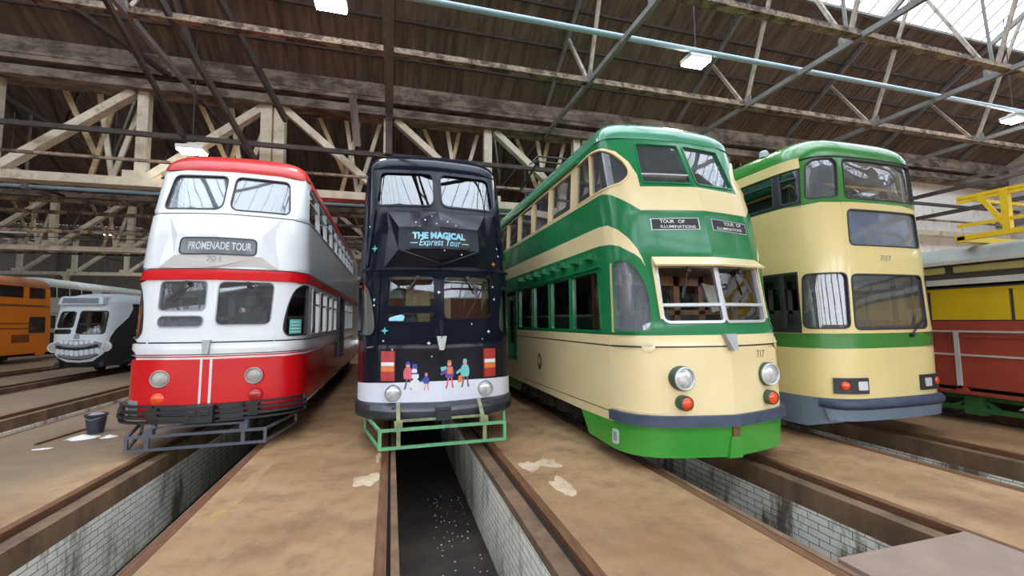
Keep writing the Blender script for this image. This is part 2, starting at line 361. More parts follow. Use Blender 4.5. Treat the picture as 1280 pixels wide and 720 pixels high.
# ------------------------------------------------------------------ curved bodywork: sheets laid out flat as (s along the girth, z) and bent onto the car
def knots(S): return sorted({z for z, _ in S.off} | {z for z, _ in S.sx})
def sheet(S, outer, holes, bands, d=0.0, grid=.08, crease=True):
    outer = subdiv(outer); holes = [subdiv(h) for h in holes]; bands = [(subdiv(b, .05), m) for b, m in bands]
    V = []; E = []
    def ring(p):
        o = len(V); V.extend(Vector(q) for q in p); n = len(p)
        E.extend((o + i, o + (i + 1) % n) for i in range(n))
    for p in [outer] + holes + [b for b, _ in bands]: ring(p)
    s0 = min(p[0] for p in outer); s1 = max(p[0] for p in outer); z0 = min(p[1] for p in outer); z1 = max(p[1] for p in outer)
    if crease and s0 < 0 < s1:
        n = max(2, int((z1 - z0) / .08)); o = len(V); V.extend(Vector((0, z0 + (z1 - z0) * k / n)) for k in range(n + 1)); E.extend((o + k, o + k + 1) for k in range(n))
    zs = []; z = z0 + grid * .5
    while z < z1: zs.append(z); z += grid
    s = s0 + .013; ss = []
    while s < s1:
        ss.append(s); s += (grid if abs(s) < 2.6 or abs(abs(s) - S.smax) < 2.4 else .45)
    for a in ss:
        for b in zs:
            V.append(Vector((a + random.uniform(-.004, .004), b + random.uniform(-.004, .004))))
    r = geometry.delaunay_2d_cdt(V, E, [], 0, 1e-4)
    vs, fs = r[0], r[2]; used = {}; out = MB(); nor = []
    for f in fs:
        c = ((vs[f[0]].x + vs[f[1]].x + vs[f[2]].x) / 3, (vs[f[0]].y + vs[f[1]].y + vs[f[2]].y) / 3)
        if not inside(c, outer) or any(inside(c, h) for h in holes): continue
        m = 0
        for b, mi in bands:
            if inside(c, b): m = mi
        side = 1 if c[0] >= 0 else -1
        a2 = (vs[f[1]].x - vs[f[0]].x) * (vs[f[2]].y - vs[f[0]].y) - (vs[f[2]].x - vs[f[0]].x) * (vs[f[1]].y - vs[f[0]].y)
        if abs(a2) < 1e-9: continue
        if a2 < 0: f = f[::-1]
        idx = []
        for i in f:
            if i not in used:
                used[i] = len(out.v); out.v.append(S.P(vs[i].x, vs[i].y, d))
            idx.append(used[i]); nor.append(S.N(vs[i].x, vs[i].y, side))
        out.f.append(tuple(idx)); out.m.append(m)
    out.n = nor; return out
def build_sheet(mb, name, mats, parent):
    ob = mb.build(name, mats, parent, smooth=True)
    ob.data.normals_split_custom_set(mb.n); return ob
def skin(S, name, outer, holes, bands, mats, parent, d=0.0, grid=.08): return build_sheet(sheet(S, outer, holes, bands, d, grid), name, mats, parent)
def patch(S, name, poly, m, parent, d=.006, grid=.09): return skin(S, name, poly, [], [], [m], parent, d, grid)
def offset_poly(p, o):
    if area(p) < 0: p = p[::-1]
    q = []
    for i in range(len(p)):
        a = Vector(p[i - 1]); b = Vector(p[i]); c = Vector(p[(i + 1) % len(p)])
        e1 = (b - a); e2 = (c - b)
        n = Vector((e1.y, -e1.x)).normalized() + Vector((e2.y, -e2.x)).normalized()
        if n.length < 1e-6: n = Vector((e2.y, -e2.x))
        n.normalize(); q.append((b.x + n.x * o, b.y + n.y * o))
    return p, q
def rim(S, poly, w=.025, out=.010, back=.03):
    poly = subdiv(poly, .07); p, q = offset_poly(poly, w); mb = MB(); n = len(p)
    rings = [[S.P(*v, 0.001) for v in q], [S.P(*v, out) for v in q], [S.P(*v, out) for v in p], [S.P(*v, -back) for v in p]]
    vs = [v for r in rings for v in r]; fs = []
    for k in range(3):
        for i in range(n): fs.append((k * n + i, k * n + (i + 1) % n, (k + 1) * n + (i + 1) % n, (k + 1) * n + i))
    return mb.add(vs, fs)
def strip(S, a, b, w, out=.012, back=.02):      # a straight bar laid on the sheet from a to b
    a = Vector(a); b = Vector(b); d = (b - a).normalized(); n = Vector((-d.y, d.x)) * w / 2
    return rimsolid(S, [tuple(a - n), tuple(b - n), tuple(b + n), tuple(a + n)], out, back)
def rimsolid(S, poly, out=.02, back=.0):
    poly = subdiv(poly, .08)
    if area(poly) < 0: poly = poly[::-1]
    f = sheet(S, poly, [], [], out, .1, crease=True); mb = MB(); mb.add(f.v, f.f)
    n = len(poly); vs = [S.P(*v, out) for v in poly] + [S.P(*v, -back) for v in poly]
    mb.add(vs, [(n + i, n + (i + 1) % n, (i + 1) % n, i) for i in range(n)]); return mb
def window(S, poly, root, name='window', frame='dark_frame', pane='pane', w=.025, out=.01, bars=(), barmat=None, pd=-.022, label=None):
    fr = rim(S, poly, w, out).build(name, M[frame], root)
    if label: fr['label'] = label
    patch(S, 'pane', poly, M[pane], fr, pd, .12)
    for a, b, bw in bars: strip(S, a, b, bw, out + .002, .03).build('window_bar', M[barmat or frame], fr)
    return fr
def roof(S, name, m, parent, na=12, a0=0.0):
    mb = MB(); ss = []; s = -S.smax
    while s < S.smax: ss.append(s); s += (.07 if abs(s) < 3.0 or S.smax - abs(s) < 3.0 else .5)
    ss.append(S.smax); A = [a0 + (PI / 2 - a0) * (k / na) ** 1.0 for k in range(na + 1)]
    vs = [S.R(s, a) for a in A for s in ss]; n = len(ss)
    fs = [(i * n + j, i * n + j + 1, (i + 1) * n + j + 1, (i + 1) * n + j) for i in range(na) for j in range(n - 1)]
    mb.add(vs, fs); return mb.build(name, m, parent, smooth=True)
def mirror(p): return [(-s, z) for s, z in reversed(p)]
def text_mesh(s, size, bold=0.0, shear=0.0, spacing=1.0):
    cu = bpy.data.curves.new('t', 'FONT'); cu.body = s; cu.size = size; cu.offset = bold; cu.shear = shear; cu.space_character = spacing
    cu.align_x = 'CENTER'; cu.align_y = 'CENTER'; cu.resolution_u = 3
    ob = bpy.data.objects.new('t', cu); COL.objects.link(ob)
    bpy.context.view_layer.update()
    me = bpy.data.meshes.new_from_object(ob.evaluated_get(bpy.context.evaluated_depsgraph_get()))
    bpy.data.objects.remove(ob); bpy.data.curves.remove(cu); return me
def lettering(S, s, c, size, m, parent, name='lettering', d=.012, bold=0.0, shear=0.0, width=None, spacing=1.0, grow=1.0):
    me = text_mesh(s, size, bold, shear, spacing)
    xs = [v.co.x for v in me.vertices]; k = 1.0
    if width and xs: k = width / (max(xs) - min(xs))
    x0 = (max(xs) + min(xs)) / 2; ys = [v.co.y for v in me.vertices]; y0 = (max(ys) + min(ys)) / 2
    for v in me.vertices: v.co = S.P(c[0] + (v.co.x - x0) * k, c[1] + (v.co.y - y0) * grow, d)
    me.materials.clear(); me.materials.append(M[m]); me.update(); me.name = name
    ob = bpy.data.objects.new(name, me); COL.objects.link(ob); ob.parent = parent; return ob
def lamp(S, s, z, r, root, name, house, lens, depth=.05, body=.0, lensname='lens', bulge=.02, ring=None):
    p = Vector(S.P(s, z)); a = Vector((0, -1, 0))
    if body == 0: a = (Vector(S.N(s, z)) * .5 + a * .5).normalized()
    o = p - a * .07
    h = MB().lathe(o, a, [(r * 1.0, 0), (r * 1.14, .02), (r * 1.14, .07 + depth - .015), (r * 1.06, .07 + depth), (r * .96, .07 + depth), (r * .96, .05 + depth)], 28).build(name, M[house], root, True, auto=.6)
    if ring: MB().lathe(o, a, [(r * 1.08, .066 + depth), (r * 1.08, .078 + depth), (r * .98, .084 + depth), (r * .9, .078 + depth), (r * .9, .06 + depth)], 28).build('lamp_rim', M[ring], h, True, auto=.6)
    MB().lathe(o, a, [(r * .97, .06 + depth), (r * .8, .06 + depth + bulge * .6), (r * .45, .06 + depth + bulge), (0.0005, .06 + depth + bulge * 1.15)], 28).build(lensname, M[lens], h, True)
    return h
def deck(S, z, t, m, root, name, k=.955, y0=None):
    pts = []
    for s in [S.smax * (-1 + 2 * i / 160) for i in range(161)]:
        x, y, _ = S.P(s, z); pts.append((x * k, S.L / 2 + (y - S.L / 2) * (1 - .05 / S.L * 2.5)))
    n = len(pts); mb = MB()
    mb.add([(x, y, z) for x, y in pts] + [(x, y, z - t) for x, y in pts], [tuple(range(n)), tuple(range(2 * n - 1, n - 1, -1))] + [(i, n + i, n + (i + 1) % n, (i + 1) % n) for i in range(n)])
    return mb.build(name, m, root)
SEAT = None
def seat_mesh():
    global SEAT
    if SEAT: return SEAT
    mb = MB(); mb.box((-.42, -.2, .34), (.42, .22, .46)); mb.box((-.42, .2, .40), (.42, .29, .98)); mb.box((-.40, .19, .96), (.40, .30, 1.0), 1)
    for x in (-.36, .36): mb.box((x - .02, -.15, 0), (x + .02, .2, .34), 1)
    o = mb.build('seat', [M['seat'], M['seat_frame']]); SEAT = o.data; bpy.data.objects.remove(o); return SEAT
def seats(root, z, y0, y1, step, xs=(-.62, .62)):
    y = y0
    while y < y1:
        for x in xs:
            o = bpy.data.objects.new('seat', seat_mesh()); COL.objects.link(o); o.parent = root; o.location = (x, y, z)
        y += step
def bogie(root, y, gauge=.7175):
    b = MB()
    for sx in (-1, 1):
        b.box((sx * .52 - .05, y - 1.0, .28), (sx * .52 + .05, y + 1.0, .46)); b.box((sx * .95 - .05, y - .25, .22), (sx * .95 + .05, y + .25, .42))
        for dy in (-.75, .75): b.box((sx * .90 - .09, y + dy - .13, .2), (sx * .90 + .09, y + dy + .13, .46))
        b.beam((sx * .9, y - .75, .42), (sx * .9, y + .75, .42), .1, .1); b.beam((sx * .9, y - .3, .24), (sx * .9, y + .3, .24), .14, .12)
    b.box((-.9, y - .2, .3), (.9, y + .2, .5)); b.box((-.5, y - .55, .25), (.5, y - .25, .55)); b.box((-.5, y + .25, .25), (.5, y + .55, .55))
    bo = b.build('bogie', M['under'], root)
    for dy in (-.75, .75):
        w = MB()
        for sx in (-1, 1):
            w.lathe((sx * .66, y + dy, .335), (sx, 0, 0), [(.05, 0), (.36, 0), (.36, .03), (.335, .035), (.33, .12), (.28, .12), (.26, .09), (.1, .09), (.08, .14), (.001, .14)], 28)
        w.tube([(-.7, y + dy, .335), (.7, y + dy, .335)], .06, 10); w.build('wheelset', M['wheel'], bo, True, auto=.6)
def underframe(root, L, y0=1.2, z=.62):
    b = MB(); b.box((-.95, y0, z - .08), (.95, L - y0, z))
    for sx in (-1, 1): b.box((sx * .6 - .06, y0 - .8, z - .16), (sx * .6 + .06, L - y0, z))
    b.box((-.9, 5.2, .25), (-.4, 7.4, z)); b.box((.35, 5.6, .25), (.9, 7.9, z)); b.build('underframe', M['under'], root)
def wheel_guard(root, y, m, rod, w=.78, z0=.13, z1=.30, ret=.85, hang=.5):
    f = MB()
    f.beam((-w, y, z1), (w, y, z1), .04, .035); f.beam((-w, y, z0), (w, y, z0), .04, .035)
    for x in (-w, w): f.beam((x, y, z0 - .015), (x, y, z1 + .015), .04, .035); f.beam((x, y, z1), (x * 1.28, y + ret, z1 + .03), .03, .035); f.beam((x, y, z0), (x * 1.28, y + ret, z0 + .06), .03, .03); f.beam((x * 1.28, y + ret, z0 + .06), (x * 1.28, y + ret, z1 + .03), .03, .03)
    o = f.build('lifeguard_frame', m, root)
    r = MB()
    for x in (-w * .72, w * .66): r.beam((x, y, z0), (x, y, z1 + .02), .05, .03); r.beam((x, y + .02, z1), (x, y + hang, .62), .05, .04); r.box((x - .05, y, z1 - .02), (x + .05, y + .1, z1 + .09))
    r.beam((-w * .72, y + .12, z1 + .08), (w * .66, y + .12, z1 + .08), .03, .03)
    r.build('lifeguard_hanger', rod, o); return o
BOTTOM = .45
def balloon_outer(S, zb, front=.62, top=4.16):
    m = S.smax
    return [(-m, zb), (m, zb), (m, top), (-m, top)]
def side_row(S, root, spans, z0, z1, both, r, frame, pane, bars=None, name='side_window', w=.03, barmat=None):
    for sg in both:
        for a, b in spans:
            p = rpoly([(a, z0), (b, z0), (b, z1), (a, z1)], r)
            if sg < 0: p = mirror(p)
            bb = []
            if bars:
                for zz in bars: bb.append(((sg * a, zz), (sg * b, zz), .02))
            window(S, p, root, name, frame, pane, w, .008, bb, barmat)
def rects(spans, z0, z1, r=.03):
    out = []
    for a, b in spans:
        p = rpoly([(a, z0), (b, z0), (b, z1), (a, z1)], r); out += [p, mirror(p)]
    return out
def band(z0, z1, m, S): return ([(-S.smax - .1, z0), (S.smax + .1, z0), (S.smax + .1, z1), (-S.smax - .1, z1)], m)
def interior(S, root, low=.82, up=2.42, wall='inside', bulk=1.75, seats_low=True, step=1.0, upper_from=2.0):
    deck(S, low, .06, M['floorboard'], root, 'lower_deck_floor'); deck(S, up, .08, M[wall], root, 'upper_deck_floor', .94)
    seats(root, low, bulk + .8, 5.0, .85); seats(root, up, upper_from, 11.5, .95)
def cab_back(root, y, z0, z1, post, panel, extra=None):
    b = MB(); b.box((-1.08, y, z0), (1.08, y + .05, z0 + .95), 1)
    for x in (-1.05, -.62, -.2, .2, .62, 1.05): b.box((x - .05, y - .02, z0), (x + .05, y + .06, z1))
    b.box((-1.08, y - .02, z1 - .16), (1.08, y + .06, z1)); b.box((-1.08, y - .02, z0 + .93), (1.08, y + .06, z0 + 1.0))
    if extra:
        for x0, x1, za, zb in extra: b.box((x0, y + .0, za), (x1, y + .05, zb), 1)
    return b.build('cab_partition', [M[post], M[panel]], root)
def controller(root, x, y, z):
    b = MB(); b.box((x - .17, y, z), (x + .17, y + .3, z + .95)); b.lathe((x, y + .15, z + .95), (0, 0, 1), [(.16, 0), (.16, .05), (.05, .07), (.03, .12)], 16); b.beam((x, y + .15, z + 1.05), (x - .18, y + .05, z + 1.07), .03, .03)
    b.build('controller', M['fender_grey'], root)
def wiper(S, root, p0, p1, up=.03):
    a = Vector(S.P(*p0, .02)); b = Vector(S.P(*p1, .035)); mb = MB(); mb.beam(a, b, .014, .014); n = (b - a)
    c = b + n * .35; d = b - n * .45; mb.beam(d, c, .02, .03); mb.lathe(a, (0, -1, 0), [(.03, -.02), (.03, .03), (.001, .035)], 10)
    return mb.build('wiper', M['copper_black'], root)
CABWIN = rpoly([(1.48, 1.55), (1.48, 2.31), (1.22, 2.31), (1.08, 2.22), (1.0, 2.03), (.95, 1.78), (.94, 1.62), (1.0, 1.54)], [.05, .06, .12, .1, .1, .1, .08, .06])
def hexpanel(S, root, m, s1=.80, zt=3.37, zb=2.53, hx=.60, h0=2.77, h1=3.11, up=.10, name='raised_front_panel'):
    o = [(-s1, zb), (0, zb), (s1, zb), (s1, zt), (0, zt), (-s1, zt)]
    b = [(-hx, h0), (0, zb + .01), (hx, h0), (hx, h1), (0, zt - .01), (-hx, h1)]
    mb = MB(); vs = [S.P(s, z, .004) for s, z in o]
    def q(s, z, d):
        p = S.P(s, z); return (p[0], p[1] - d, p[2])
    vs += [q(-hx, h0, up * .8), q(0, zb + .01, .03), q(hx, h0, up * .8), q(hx, h1, up * .8), q(0, zt - .01, .03), q(-hx, h1, up * .8)]
    vs += [q(0, h0, up), q(0, h1, up)]
    # rim facets then the two flat halves of the diamond
    fs = [(0, 1, 7, 6), (1, 2, 8, 7), (2, 3, 9, 8), (3, 4, 10, 9), (4, 5, 11, 10), (5, 0, 6, 11),
          (6, 7, 12), (7, 8, 12), (6, 12, 13, 11), (12, 8, 9, 13), (11, 13, 10), (13, 9, 10)]
    mb.add(vs, fs); ob = mb.build(name, m, root); return ob
class Flat:                                  # letters on the two faces of the diamond panel
    def __init__(s, S, up=.10): s.S = S; s.up = up
    def P(s, a, z, d=0):
        p = s.S.P(a, z); k = s.up * (1 - .2 * min(1, abs(a) / .6)); return (p[0], p[1] - k - d, p[2])

# ================================================================= green and cream tram
S = Surf(3.76, 4.1, BPLAN, BOFF, BSX)
G = thing('double_decker_tram', (S.X, S.Y, 0), 'green and cream double-deck tram numbered 717 with two lit-tour destination blinds', 'tram')
m = S.smax
front_skirt = 2.15
outer = [(-m, .27), (-5.45, .27), (-5.2, .47), (-2.40, .47), (-front_skirt, .19), (-1.4, .17), (1.4, .17), (front_skirt, .19), (2.40, .47), (5.2, .47), (5.45, .27), (m, .27), (m, 4.16), (-m, 4.16)]
uwL = rpoly([(-.73, 3.47), (-.05, 3.47), (-.05, 4.07), (-.70, 4.06)], .03); uwR = mirror(uwL)
crv = rpoly([(-2.5, 3.43), (-2.5, 4.03), (-1.86, 4.05), (-1.32, 4.0), (-1.1, 3.92), (-.95, 3.78), (-.90, 3.64), (-.95, 3.54), (-1.06, 3.47), (-1.36, 3.435)], [.02, .02, .1, .1, .1, .1, .06, .05, .08, .1])
crvR = mirror(crv)
up_sp = [(2.72, 3.58), (3.72, 4.53), (4.67, 5.48), (5.62, 6.43), (6.57, 7.4), (7.54, 8.4), (8.54, 9.4), (9.54, 10.4)]
lo_sp = [(1.72, 2.60), (2.74, 3.50), (3.64, 4.42), (4.56, 5.38)]
lo_sp2 = [(7.3, 8.2), (8.35, 9.2), (9.35, 10.2)]
door = [(5.62, .9), (6.62, .9), (6.62, 2.34), (5.62, 2.34)]
cabw = rpoly([(-1.37, 1.59), (-.96, 1.59), (-.89, 1.66), (-.87, 1.9), (-.89, 2.12), (-.95, 2.28), (-1.04, 2.40), (-1.15, 2.445), (-1.31, 2.42)], [.04, .05, .05, .1, .1, .1, .08, .08, .1])
lwL = rpoly([(-.73, 1.70), (-.03, 1.70), (-.03, 2.34), (-.72, 2.34)], [.07, .03, .02, .02]); lwR = mirror(lwL)
holes = [uwL, uwR, crv, crvR] + rects(up_sp, 3.43, 4.0) + rects(lo_sp + lo_sp2, 1.59, 2.35) + [cabw, mirror(cabw), lwL, lwR, door, mirror(door)]
W = lambda p: [(s, z) for s, z in p]
belt = [(-m - .1, 3.385), (-1.94, 3.37), (-1.46, 3.37), (-1.25, 3.325), (-1.1, 3.25), (-.96, 3.16), (-.84, 3.07), (0, 3.075), (.84, 3.07), (.96, 3.16), (1.1, 3.25), (1.25, 3.325), (1.46, 3.37), (1.94, 3.37), (m + .1, 3.385),
        (m + .1, 4.03), (2.5, 4.06), (1.76, 4.075), (1.28, 4.03), (1.04, 3.95), (.87, 3.78), (.79, 3.58), (.79, 3.40), (0, 3.415), (-.79, 3.40), (-.79, 3.58), (-.87, 3.78), (-1.04, 3.95), (-1.28, 4.03), (-1.76, 4.075), (-2.5, 4.06), (-m - .1, 4.03)]
def swoosh(sg):
    t = [(m + .1, 2.94), (1.62, 2.94), (1.36, 2.92), (1.18, 2.84), (1.04, 2.72), (.94, 2.58), (.89, 2.46), (.86, 2.35)]
    b = [(.91, 2.45), (.98, 2.515), (1.06, 2.56), (1.18, 2.63), (1.34, 2.665), (1.64, 2.685), (m + .1, 2.69)]
    p = t + b
    return p if sg > 0 else mirror(p)
bands = [band(.47, 1.535, 1, S), (belt, 1), (swoosh(1), 1), (swoosh(-1), 1), band(1.395, 1.413, 3, S),
         ([(-1.48, 0), (1.48, 0), (1.48, .575), (-1.48, .575)], 2), ([(-2.42, 0), (-1.40, 0), (-1.40, .50), (-2.42, .47)], 2), ([(1.40, 0), (2.42, 0), (2.42, .47), (1.40, .50)], 2),
         ([(-5.15, .55), (-1.5, .60), (-1.5, .612), (-5.15, .562)], 3), ([(-5.45, .33), (-5.15, .55), (-5.15, .562), (-5.47, .342)], 3)]
skin(S, 'body_shell', outer, holes, bands, [M['green'], M['cream'], M['skirt_green'], M['black_line']], G)
roof(S, 'roof', M['roof_green'], G)
for sg in (-1, 1):
    f = lambda a: a if sg < 0 else mirror(a)
    q = lambda a, b, w: ((sg * -a[0], a[1]), (sg * -b[0], b[1]), w)
    window(S, f(uwL), G, 'upper_windscreen', 'green', 'pane_grey_reflect', .022, .012, [q((-.73, 3.585), (-.05, 3.585), .02)] if sg < 0 else [], 'silver')
    window(S, f(crv), G, 'curved_corner_window', 'cream', 'pane_grey_reflect', .02, .01, [q((-1.86, 3.44), (-1.86, 4.04), .04)], 'cream')
    side_row(S, G, up_sp, 3.43, 4.0, (sg,), .03, 'cream', 'pane_grey_reflect', None, 'side_window', .02)
    side_row(S, G, lo_sp + lo_sp2, 1.59, 2.35, (sg,), .03, 'green', 'pane', None, 'side_window', .03, 'green')
    window(S, f(cabw), G, 'cab_side_window', 'green', 'pane_pale_reflect', .022, .010)
    strip(S, (sg * 1.40, 1.57), (sg * 1.335, 2.42), .035, .014).build('door_pillar', M['wood_pale'], G)
    window(S, f(lwL), G, 'lower_windscreen', 'silver', 'pane_clear', .032, .018, [((sg * .73, 1.885), (sg * .03, 1.885), .035)], 'silver')
    rimsolid(S, f([(-.74, 2.805), (-.095, 2.82), (-.095, 2.975), (-.74, 2.955)]), .006).build('destination_surround', M['silver'], G)
    db = rimsolid(S, f([(-.725, 2.815), (-.11, 2.83), (-.11, 2.965), (-.725, 2.945)]), .010).build('destination_box', M['blind'], G)
    lettering(S, 'TOUR', (sg * .46 - .07, 2.916), .085, 'letter', db, 'destination_lettering', .016, .0012, 0, .19, grow=.72); lettering(S, 'OF', (sg * .46 + .12, 2.916), .085, 'letter', db, 'destination_lettering', .016, .0012, 0, .09, grow=.72)
    lettering(S, 'ILLUMINATIONS', (sg * .39, 2.85), .06, 'letter', db, 'destination_lettering', .016, .0006, 0, .46, grow=.85)
    lamp(S, sg * .608, 1.055, .122, G, 'headlamp', 'lamp_green', 'lens', .07, 1, 'lens', .02, 'silver')
    lamp(S, sg * .606, .785, .074, G, 'indicator_lamp', 'lamp_green', 'amber', .09, 1, 'lens', .02)
    hc = MB(); hc.lathe(S.P(sg * .95, 1.415), S.N(sg * .95, 1.415), [(.075, 0), (.075, .006), (.066, .008), (.0005, .008)], 24); ob = hc.build('cab_handle_plate', M['cream'], G, True, auto=.6)
    MB().beam(S.P(sg * .99, 1.43, .02), S.P(sg * .90, 1.43, .02), .02, .022).build('handle', M['chrome'], ob)
    for k, sv in enumerate((1.94, 2.46, 2.95, 3.40, 3.86, 4.32, 4.80, 5.30)):
        v = MB(); x = sg * 1.15; y = S.P(sg * sv, 2.58)[1]
        v.add([(x, y - .09, 2.63), (x, y + .09, 2.63), (x, y + .09, 2.53), (x, y - .09, 2.53), (x + sg * .06, y - .09, 2.61), (x + sg * .06, y + .09, 2.61), (x + sg * .075, y + .09, 2.54), (x + sg * .075, y - .09, 2.54)],
              [(4, 5, 6, 7), (0, 1, 5, 4), (3, 7, 6, 2), (0, 4, 7, 3), (1, 2, 6, 5)]); v.build('ventilator', M['green'], G)
    strip(S, (sg * 1.6, 2.415), (sg * 6.9, 2.375), .035, .03).build('window_gutter', M['green'], G)
    strip(S, (sg * 2.4, 4.09), (sg * (m - 1.2), 4.06), .05, .045).build('roof_gutter', M['green'], G)
    dd = rim(S, door if sg > 0 else mirror(door), .03, .01, .1).build('doorway', M['green'], G)
    dl = [(5.66, .92), (6.1, .92), (6.1, 2.3), (5.66, 2.3)]
    for o in (0, .48): skin(S, 'door', [(sg * (a + o), b) for a, b in (dl if sg > 0 else dl[::-1])], [rpoly([(sg * (a + o), b) for a, b in ((5.74, 1.2), (6.02, 1.2), (6.02, 2.2), (5.74, 2.2))], .04)], [], [M['green']], dd, -.10)
vz = MB()                                    # the sun visor folded out above the lower windscreen
N = 24
top = [S.P(-.78 + 1.56 * k / N, 2.47, .005) for k in range(N + 1)]; bot = [(lambda p: (p[0] * 1.02, p[1] - .13, 2.365))(S.P(-.80 + 1.60 * k / N, 2.365)) for k in range(N + 1)]
vs = top + bot + [(x, y + .01, z - .012) for x, y, z in top] + [(x, y + .012, z - .02) for x, y, z in bot]
n = N + 1; fs = [(n + k, n + k + 1, k + 1, k) for k in range(N)] + [(2 * n + k, 2 * n + k + 1, 3 * n + k + 1, 3 * n + k) for k in range(N)] + [(3 * n + k, 3 * n + k + 1, n + k + 1, n + k) for k in range(N)] + [(0, 2 * n, 3 * n, n), (N, n + N, 3 * n + N, 2 * n + N)]
vz.add(vs, fs).build('sun_visor', M['cream'], G)
for sg in (-1, 1): strip(S, (sg * .765, 1.72), (sg * .775, 2.44), .03, .03).build('windscreen_pillar_cover', M['cream'], G)
rimsolid(S, [(-1.50, .525), (1.50, .525), (1.50, .64), (-1.50, .64)], .055, .0).build('bumper', M['navy_rubber'], G)
bv = MB(); x = S.P(0, .45); bv.box((-.045, x[1] - .012, .40), (.045, x[1] + .05, .53)); bv.build('coupler_pocket', M['rail'], G)
kl = MB(); kl.add([(-.06, S.P(0, .40)[1] - .005, .40), (.06, S.P(0, .4)[1] - .005, .40), (.09, S.P(0, .2)[1] - .012, .16), (-.09, S.P(0, .2)[1] - .012, .16), (-.08, .12, .40), (.08, .12, .40), (.12, .14, .16), (-.12, .14, .16)],
       [(3, 2, 1, 0), (4, 0, 1, 5), (7, 3, 0, 4), (1, 2, 6, 5), (7, 6, 2, 3)]); kl.build('keel', M['skirt_green'], G)
nb = MB(); y0 = S.P(0, 1.45)[1]
nb.add([(-.08, y0 - .03, 1.545), (.08, y0 - .03, 1.545), (.03, y0 - .10, 1.36), (-.03, y0 - .10, 1.36), (-.08, y0 + .05, 1.545), (.08, y0 + .05, 1.545), (.03, y0 + .03, 1.36), (-.03, y0 + .03, 1.36)],
       [(3, 2, 1, 0), (4, 0, 1, 5), (0, 4, 7, 3), (1, 2, 6, 5), (3, 7, 6, 2)]); nb.build('nose_plate', M['grey_plate'], G)
lettering(S, '717', (.53, 1.295), .15, 'num_dark', G, 'fleet_number', .004, 0, 0, .15, grow=.85)
cr = MB(); p = S.P(-4.15, .98); cr.add([(p[0] - .004, p[1] + .11 * math.cos(2 * PI * k / 20), p[2] + .15 * math.sin(2 * PI * k / 20)) for k in range(20)], [tuple(range(20))]); ob = cr.build('side_crest', M['num_dark'], G)
cr = MB(); cr.add([(p[0] - .008, p[1] + .07 * math.cos(2 * PI * k / 16), p[2] + .02 + .08 * math.sin(2 * PI * k / 16)) for k in range(16)], [tuple(range(16))]); cr.build('crest_shield', M['wood_pale'], ob)
pl = rimsolid(S, rpoly([(-1.50, .24), (-1.38, .24), (-1.38, .41), (-1.50, .41)], .03), .01).build('inspection_plate', M['letter_dim'], G)
rimsolid(S, rpoly([(-1.475, .27), (-1.405, .27), (-1.405, .38), (-1.475, .38)], .02), .014).build('plate_recess', M['num_grey'], pl)
for a, b in (((-1.52, .62), (-1.52, 1.50)), ((1.52, .62), (1.52, 1.50)), ((-.80, .66), (-.82, 1.36)), ((.80, .66), (.82, 1.36))): strip(S, a, b, .008, .002).build('panel_seam', M['cream'], G)
strip(S, (-1.50, .665), (-.82, .665), .012, .006).build('panel_beading', M['cream'], G)
interior(S, G, bulk=1.9)
cab_back(G, 1.25, .85, 2.36, 'wood', 'inside_dark'); controller(G, -.45, .75, .85)
seatb = MB(); seatb.box((-.3, 1.0, .85), (.2, 1.35, 1.5)); seatb.build('cab_seat', M['inside_dark'], G)
pb = MB(); pb.box((-.72, .40, 1.60), (.72, .62, 1.68)); pb.build('cab_desk', M['letter_dim'], G)
cu = MB(); cu.add([(.06, .36, 1.80), (.34, .40, 1.86), (.40, .62, 2.14), (.10, .58, 2.18), (.06, .40, 1.80), (.34, .44, 1.86), (.40, .66, 2.14), (.10, .62, 2.18)], [(0, 1, 2, 3), (7, 6, 5, 4), (0, 4, 5, 1), (1, 5, 6, 2), (2, 6, 7, 3), (3, 7, 4, 0)]); cu.build('cab_blind', M['curtain'], G)
wiper(S, G, (-.36, 2.30), (-.46, 2.05)); wiper(S, G, (.40, 2.30), (.48, 2.1))
bogie(G, 3.6); bogie(G, 9.6); underframe(G, S.L, 1.8)
pt = MB(); by = 5.5; bz = 4.66                      # folded pantograph
pt.tube([(-.55, by - .1, bz + .85), (-.42, by - .1, bz + .98), (.42, by - .1, bz + .98), (.55, by - .1, bz + .85)], .022); pt.tube([(-.55, by + .15, bz + .85), (-.42, by + .15, bz + .95), (.42, by + .15, bz + .95), (.55, by + .15, bz + .85)], .02)
for x in (-.36, .36): pt.tube([(x, by, bz + .93), (x * 1.3, by + 1.2, bz + .50), (x, by + .2, bz + .1)], .025); pt.tube([(x, by, bz - .15), (x, by, bz + .12)], .05)
pt.tube([(-.5, by + 1.2, bz + .5), (.5, by + 1.2, bz + .5)], .03); pt.tube([(-.5, by + .2, bz + .1), (.5, by + .2, bz + .1)], .04); pt.box((-.5, by - .3, bz - .05), (.5, by + .9, bz + .02))
pt.build('pantograph', M['copper_black'], G)

